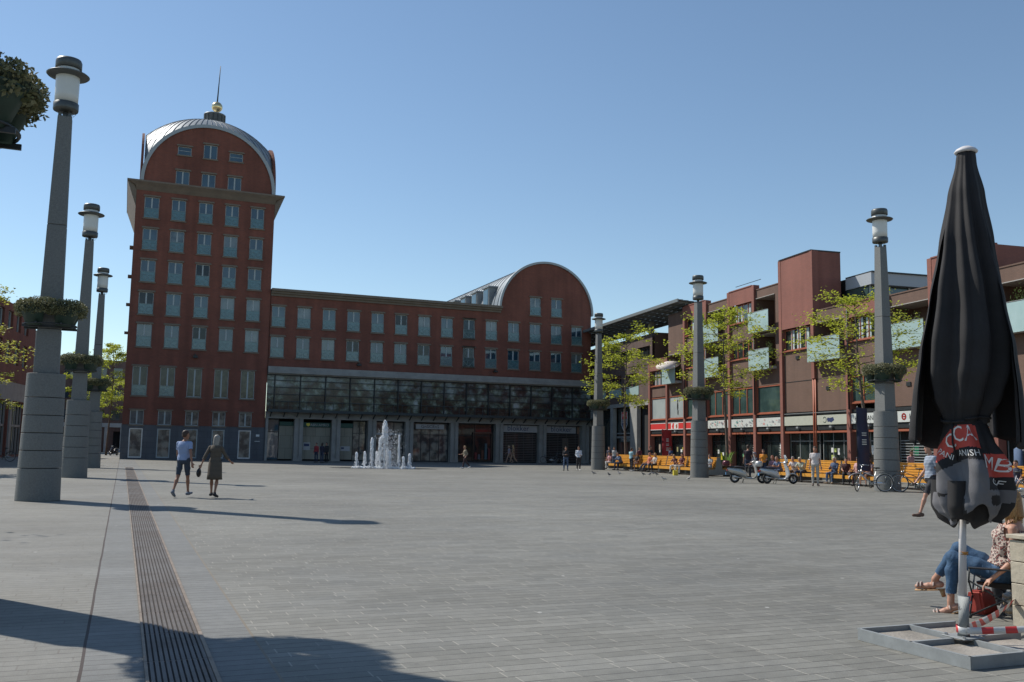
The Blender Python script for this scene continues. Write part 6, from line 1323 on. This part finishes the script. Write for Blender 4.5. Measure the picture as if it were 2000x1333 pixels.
def S_fl(t, z):
    a = .10+.06*(3.2-z)/1.6; w = t+.15*math.sin(z*1.3); pl_ = .6*math.cos(6*w+.6)+.35*math.cos(10*w+2+z*.7); r = interp(fl_prof, z)*(1+a*pl_)*(1+.13*max(0, math.sin(t))*min(1, (3.4-z)))
    return (toC*math.cos(t)+RH*math.sin(t))*r+LEAN*z+Vector((0, 0, z))
for (a, c, ph) in ((-2.9, -1.02, 0), (.92, 2.7, 1)):
    shell('canopy_flap', S_fl, a, c, lambda t, ph=ph: 1.60+.035*math.sin(3*t+ph)+.02*math.sin(8*t), cz(3.45), 70, 50, m_can, UM, .012)
lo_prof = [(1.0, .16), (1.05, .205), (1.12, .232), (1.22, .243), (1.36, .232), (1.5, .21), (1.62, .185), (1.70, .165), (1.76, .150)]
def S_lo(t, z):
    f = min(1, (1.78-z)/.35); w = t+.1*math.sin(z*5)+.25*math.sin(3*z+2*t); pl_ = .55*math.cos(5*w-.3)+.3*math.cos(9*w+1)+.6*abs(math.sin(3*w+z*3.2))-.3+.35*f*max(0, math.sin(14*z+5*t)); r = interp(lo_prof, z)*(1+.27*f*pl_)
    return (toC*math.cos(t)+RH*math.sin(t))*r+LEAN*z+RH*(.055*f)+Vector((0, 0, z))
def band(t): 
    t = (t+math.pi) % (2*math.pi)-math.pi
    return -.19 if t > .42 else (.04*math.cos(t*2)-.12*max(0, -t-.75))
def lomat(t, z):
    zz = z-band(t)
    if zz > 1.70: return 2
    if zz > 1.525: return 1
    if zz > 1.43: return 2
    if zz > 1.425: return 0
    q = math.sin(4.0*t+9*z)+.7*math.sin(7*t-14*z+1)
    return 2 if (z < 1.20 and q > .55) or (z < 1.08 and q > -.1) else 0
shell('valance', S_lo, 0, 2*math.pi, lambda t: 1.02+.07*math.sin(3*t+1)+.02*math.sin(7*t)+.03*abs(math.sin(3.5*t)), cz(1.765), 200, 70, [m_canv, m_canr, m_can], UM, .01, True, lomat)
shell('inner_fold', lambda t, z: (toC*math.cos(t)+RH*math.sin(t))*interp([(.92, .06), (1.0, .16), (1.1, .2), (1.3, .2)], z)*(1+.25*math.cos(4*t+1))+LEAN*z+Vector((0, 0, z)), 0, 2*math.pi, lambda t: .965+.04*math.sin(2*t+2), cz(1.3), 80, 16, m_can, UM, .008, True)
def put_text(s_, size, t0, z0, tilt, name='lettering', sx=1, fn=S_lo):
    vs, fs = textv(s_, size); R_ = .24; b = MB(); ca, sa = math.cos(tilt), math.sin(tilt)
    P = []
    for v in vs:
        u, w = v[0]*sx*ca-v[1]*sa, v[0]*sx*sa+v[1]*ca; t = t0+u/R_; z = z0+w; p = fn(t, z); c = LEAN*z+Vector((0, 0, z)); P.append(p-(c-p).normalized()*.004)
    # subdivide long faces by triangulated fans is unnecessary at this size
    b.add(P, fs); return b.build(name, m_let, UM, recalc=False)
put_text('C', .16, -.80, 1.60, .22); put_text('CA', .175, -.18, 1.66, 0.06); put_text('PANI', .062, -1.02, 1.50, -.42); put_text('ANISH', .068, -.12, 1.515, .03)
put_text('MB', .15, .76, 1.43, -.25); put_text('COF', .07, .80, 1.29, -.2)
b = MB(); P = [S_up(2*math.pi*i/40, 1.775)*1.0+(S_up(2*math.pi*i/40, 1.775)-LEAN*1.775-Vector((0, 0, 1.775))).normalized()*.012+Vector((0, 0, .02*math.sin(i*.3))) for i in range(41)]; b.tube(P, .011, 6); b.tube([P[36], P[36]+toC*.02+Vector((0, 0, -.16)), P[36]+toC*.03+RH*.03+Vector((0, 0, -.3))], .008, 5); b.build('tie_cord', m_can, UM)
b = MB(); c4 = LEAN*3.97; b.lathe([(.03, 3.945), (.085, 3.95), (.09, 3.96), (.075, 3.98), (.04, 4.0)], 28, (c4.x, c4.y, 0)); b.build('top_cap', m_polew, UM)
b = MB(); b.tube([LEAN*.1+Vector((0, 0, .3)), LEAN*1.0+Vector((0, 0, 1.4))], .033, 16); b.build('pole', m_polew, UM)
b = MB(); b.tube([LEAN*.7+Vector((0, 0, .725)), LEAN*.7+Vector((0, 0, .745))], .0345, 16); b.build('orange_ring', mat('orange_band', (.65, .28, .05), .5), UM)
b = MB(); b.tube([LEAN*.1+Vector((0, 0, .10)), LEAN*.4+Vector((0, 0, .405))], .046, 20); b.tube([Vector((0, 0, .36)), Vector((.0, 0, .36))+RH*.07], .01, 6); b.build('sleeve', m_steel, UM)
# ------------------------------------------------------------------ stand
ST_ = empty('parasol_stand', (PX, PY, 0), .0, label='galvanised steel cross frame with paving slabs weighing down the parasol', cat='parasol stand')
a_, h_ = .545, .09
for x0, x1, y0, y1, nm in ((-a_, -a_+.006, -a_, a_, 'frame_side'), (-a_+.008, .95, -a_+.001, -a_+.007, 'frame_side'), (-a_+.008, a_*.95, a_-.007, a_-.001, 'frame_side'), (-.005, .005, -a_+.01, -.10, 'cross_bar'), (-.005, .005, .10, a_-.01, 'cross_bar'), (-a_+.01, -.10, -.005, .005, 'cross_bar'), (.10, .62, -.005, .005, 'cross_bar')):
    b = MB(); b.bx(x0, x1, y0, y1, 0.002, h_); 
    if x1-x0 > y1-y0: b.bx(x0, x1, y0+.001, y0+.03, h_-.004, h_+.001); 
    else: b.bx(x0+.001, x0+.03, y0, y1, h_-.004, h_+.001)
    b.build(nm, m_steel, ST_)
m_slab = mat('sandy_slab', (.25, .225, .19), .85, noise=(5, .25), vary=(.36, .33, .29), bump=(40, .5))
for sx in (-1, 1):
    for sy_ in (-1, 1): b = MB(); b.bx(min(sx*.02, sx*.525), max(sx*.02, sx*.525), min(sy_*.02, sy_*.525), max(sy_*.02, sy_*.525), .004, .052); b.build('slab', m_slab, ST_, bevel=.006)
b = MB(); b.bx(-.11, .11, -.11, .11, .092, .102); b.build('flange_plate', m_steel, ST_, bevel=.003)
b = MB()
for sx in (-1, 1):
    for sy_ in (-1, 1): b.lathe([(.014, .102), (.014, .116), (.008, .118)], 6, (sx*.085, sy_*.085, 0), flat=True)
b.build('bolts', m_chrome, ST_)
# ------------------------------------------------------------------ barrier tape
def tape(P0_, P1_, sag, label, tw=0, n=26, w=.052):
    t = empty('barrier_tape', P0_, label=label, cat='barrier tape', group='red and white tape strung from the parasol pole'); P0_, P1_ = Vector(P0_), Vector(P1_)
    b = MB(); rnd = random.Random(3); L_ = (P1_-P0_).length; sd_ = Vector((0, 0, 1)).cross((P1_-P0_).normalized()).normalized(); vs = []
    for i in range(n*2+1):
        f = i/(n*2); c = (P1_-P0_)*f+Vector((0, 0, -sag*4*f*(1-f))); a = tw*math.sin(f*5)+.15*math.sin(f*23); u = (Vector((0, 0, 1))*math.cos(a)+sd_*math.sin(a))*w/2; e = sd_*.0006
        vs += [c-u-e, c+u-e, c+u+e, c-u+e]
    for i in range(n*2): b.m = 1 if int((i/(n*2))*L_/.10) % 2 else 0; b.add([], []); [b.f.append([i*4+j, i*4+(j+1) % 4, i*4+4+(j+1) % 4, i*4+4+j]) or b.mi.append(b.m) or b.s.append(True) for j in range(4)]
    b.v = [tuple(v) for v in vs]; b.build('strip', [m_tw, m_tr], t, recalc=False); return t
m_tw = mat('tape_white', (.60, .60, .58), .4); m_tr = mat('tape_red', (.60, .05, .05), .4)
tape((PX-.02, PY-.055, .150), (7.29, 5.08, .235), .02, 'thick strand of red and white tape running right from the pole foot', .3)
tape((PX+.05, PY+.0, .165), (7.285, 6.02, .235), .03, 'rising strand of red and white tape from the pole to the planter corner', .5)
t = empty('barrier_tape', (PX, PY, .152), label='loop of red and white tape wound around the grey pole sleeve', cat='barrier tape', group='red and white tape strung from the parasol pole')
b = MB(); n = 28; vs = []
for i in range(n):
    a = 2*math.pi*i/n; vs += [(.049*math.cos(a), .049*math.sin(a), -.026+.008*math.sin(a)), (.049*math.cos(a), .049*math.sin(a), .026+.008*math.sin(a)), (.0475*math.cos(a), .0475*math.sin(a), .026+.008*math.sin(a)), (.0475*math.cos(a), .0475*math.sin(a), -.026+.008*math.sin(a))]
for i in range(n):
    for j in range(4): b.f.append([i*4+j, i*4+(j+1) % 4, ((i+1) % n)*4+(j+1) % 4, ((i+1) % n)*4+j]); b.mi.append((i//7) % 2); b.s.append(True)
b.v = vs; b.build('strip', [m_tw, m_tr], t, recalc=False)
# ------------------------------------------------------------------ wooden planter
m_cw = mat('cream_timber', (.44, .39, .30), .7, noise=(4, .12), bump=(26, .3)); PL = empty('timber_planter', (7.29, 6.04, 0), label='cream timber planter box at the lower right corner', cat='planter')
for k in range(4): 
    z = .02+k*.187; b = MB(); b.bx(0, .03, -2.6, 0, z, z+.18); b.build('plank', m_cw, PL, bevel=.004); b = MB(); b.bx(.032, .9, -.03, -.002, z, z+.18); b.build('plank', m_cw, PL, bevel=.004)
b = MB(); b.bx(-.02, .14, -2.6, .02, .775, .81); b.bx(.142, .92, -.14, .02, .776, .809); b.build('top_board', m_cw, PL, bevel=.004); b = MB(); b.bx(.04, .9, -2.6, -.04, .0, .70); b.build('planter_fill', mat('planter_soil', (.05, .04, .03), .95, noise=(20, .4)), PL)
# ------------------------------------------------------------------ seated woman in a camp chair
WX, WY = 7.72, 6.49
t, J, s = person(WX, WY, math.degrees(-YAW)-36, 'lowsit', 1.74, 'woman with wavy blonde hair in a cold shoulder leopard blouse and jeans', leopard(), cmat('denim', (.035, .085, .16), .8, noise=(40, .25), bump=(150, .3)), hair=('bob', (.30, .16, .06)), topspec='off', botspec='crop', shoes=None, fem=True, seat=.30, px=False, voxel=.0074, group='people sitting on folding chairs at the right edge', loose=.022,
   extra=dict(thighL=109, kneeL=104, footL=30, thighR=120, kneeR=84, crossR=14, footR=10, armL=-2, elbL=50, outL=14, inL=-4, turn=8, lean=-14))
zl = t.location.z
for S_ in 'LR':      # wedge sandals
    he, to, an = J['heel'+S_], J['toe'+S_], J['ank'+S_]; fd = (to-he).normalized(); dn = (he-an); dn = (dn-fd*dn.dot(fd)).normalized(); sx_ = fd.cross(dn).normalized()
    b = MB(); rings(b, [(he-fd*.035+dn*.038, sx_*.032, dn*.006), (he+fd*.03+dn*.040, sx_*.036, dn*.008), (he.lerp(to, .6)+dn*.038, sx_*.042, dn*.009), (to+fd*.025+dn*.034, sx_*.03, dn*.008)], 12)
    b.tube([he-fd*.005+dn*.045, he-fd*.012+dn*(.045+(.07 if S_ == 'L' else .065))], [.027, .021], 10); b.build('sandal_sole', cmat('cork', (.42, .25, .12), .8), t)
    b = MB()
    for q, r_ in ((.25, .047), (.8, .045), (.95, .042)):
        c = he.lerp(to, q)+dn*.0; b.torus((0, 0, 0), 1, .01, 'z') if False else None
        P = [c+sx_*r_*math.cos(a)*.95-dn*r_*.85*math.sin(a) for a in [math.pi*i/10 for i in range(11)]]; b.tube(P, .009, 6)
    b.build('sandal_strap', cmat('strap', (.42, .33, .29), .6), t)
# loose hair strands for the near woman
b = MB(); rnd = random.Random(9); hd = J['hdir']; hx = hd.cross(Vector((0, 0, 1))).normalized(); hc = J['head']
for k in range(150):
    a = rnd.uniform(-2.0, 2.0); st = hc+(hx*math.sin(a)-hd*math.cos(a))*.085*s+Vector((0, 0, rnd.uniform(-.02, .11)*s)); L_ = rnd.uniform(.12, .25); ph = rnd.uniform(0, 6); o_ = (hx*math.sin(a)-hd*math.cos(a))
    b.tube([st+o_*(.012*i/6+.012*math.sin(i*1.5+ph))+hx*.010*math.cos(i*1.3+ph)+Vector((0, 0, -L_*i/6)) for i in range(7)], [.008, .009, .009, .008, .007, .005, .002], 5)
b.build('hair_strands', cmat('hair2', (.42, .25, .10), .5, noise=(50, .3)), t, recalc=False)
CH = empty('camp_chair', (WX, WY, 0), t.rotation_euler.z, label='black folding camp chair with crossed legs under the woman', cat='camp chair')
m_nyl = mat('black_nylon', (.018, .018, .02), .6, noise=(30, .2)); b = MB(); b.sm = True; n = 10; vs = []
for j in range(n+1):
    for i in range(n+1): x = -.25+.5*i/n; y = -.24+.44*j/n; z = .335-.075*(1-(x/.25)**2)*(.6+.4*math.sin(math.pi*j/n)); vs.append((x, y, z))
vs += [(x, y, z-.008) for x, y, z in vs]; N1 = (n+1)**2
b.add(vs, [(j*(n+1)+i, j*(n+1)+i+1, (j+1)*(n+1)+i+1, (j+1)*(n+1)+i) for i in range(n) for j in range(n)]+[(N1+j*(n+1)+i, N1+(j+1)*(n+1)+i, N1+(j+1)*(n+1)+i+1, N1+j*(n+1)+i+1) for i in range(n) for j in range(n)]); b.build('seat', m_nyl, CH, recalc=False)
b = MB(); b.sm = True; vs = []
for j in range(n+1):
    for i in range(n+1): x = -.26+.52*i/n; f = j/n; y = -.24-.20*f-.05*(1-(x/.26)**2); z = .28+.46*f; vs.append((x, y, z))
vs += [(x, y-.01, z) for x, y, z in vs]
b.add(vs, [(j*(n+1)+i, j*(n+1)+i+1, (j+1)*(n+1)+i+1, (j+1)*(n+1)+i) for i in range(n) for j in range(n)]+[(N1+j*(n+1)+i, N1+(j+1)*(n+1)+i, N1+(j+1)*(n+1)+i+1, N1+j*(n+1)+i+1) for i in range(n) for j in range(n)]); b.build('backrest', m_nyl, CH, recalc=False)
b = MB(); F = {'fl': (-.28, .26), 'fr': (.28, .26), 'bl': (-.28, -.30), 'br': (.28, -.30)}
for p_, q_ in (('fl', 'fr'), ('fr', 'fl'), ('bl', 'br'), ('br', 'bl'), ('fl', 'bl'), ('bl', 'fl'), ('fr', 'br'), ('br', 'fr')): b.tube([(*F[p_], .02), (*F[q_], .34)], .0085, 7)
for q_ in 'lr': x = F['b'+q_][0]; b.tube([(x, -.30, .02), (x*.96, -.34, .5), (x*.93, -.45, .76)], .0095, 7); b.tube([(x, .26, .32), (x, .25, .45)], .0085, 7)
b.build('folding_legs', m_dark, CH)
for p_ in F.values(): b = MB(); b.ell((*p_, .018), (.022, .022, .018), 10, 6); b.build('foot_cap', m_blackl, CH)
for sx in (-1, 1): b = MB(); b.bx(sx*.28-.03, sx*.28+.03, -.36, .26, .45, .465); b.build('armrest', m_nyl, CH, bevel=.004)
def bag(loc, sz, rz, label, m1, m2=None):
    t = empty('bag', loc, rz, label=label, cat='bag', group=None); b = MB(); x, y, z = sz; b.add([(-x, -y, .004), (x, -y, .004), (x, y, .004), (-x, y, .004), (-x*.9, -y*.6, z), (x*.92, -y*.55, z*.96), (x*.9, y*.6, z), (-x*.93, y*.55, z*.97)], [(3, 2, 1, 0), (4, 5, 6, 7), (0, 1, 5, 4), (1, 2, 6, 5), (2, 3, 7, 6), (3, 0, 4, 7)]); b.build('bag_body', m1, t, bevel=.02, bevseg=3)
    b = MB(); b.tube([(-x*.5, 0, z*.97), (-x*.35, 0, z*1.35), (x*.35, 0, z*1.35), (x*.5, 0, z*.97)], .008, 5); b.build('handle', m2 or m1, t); return t
bag((7.70, 6.72, 0), (.16, .10, .22), .3, 'red cool bag under the camp chair', mat('cool_bag_red', (.36, .045, .03), .7), m_white); bag((7.92, 6.55, 0), (.13, .1, .20), .9, 'white printed carrier bag under the camp chair', plaid('printed_bag', (.6, .6, .58), (.5, .35, .2), 5)); bag((7.86, 6.24, 0), (.15, .12, .30), 0, 'dark purple bag beside the planter', mat('purple_cloth', (.045, .02, .035), .8))
person(8.55, 6.72, 310, 'sit', 1.6, 'dark haired woman in a black dotted top at the right edge', plaid('dotted_top', (.02, .02, .035), (.10, .08, .1), 30), BK, hair=('long', (.13, .07, .04)), fem=True, seat=.33, px=False, group='people sitting on folding chairs at the right edge', voxel=.009)
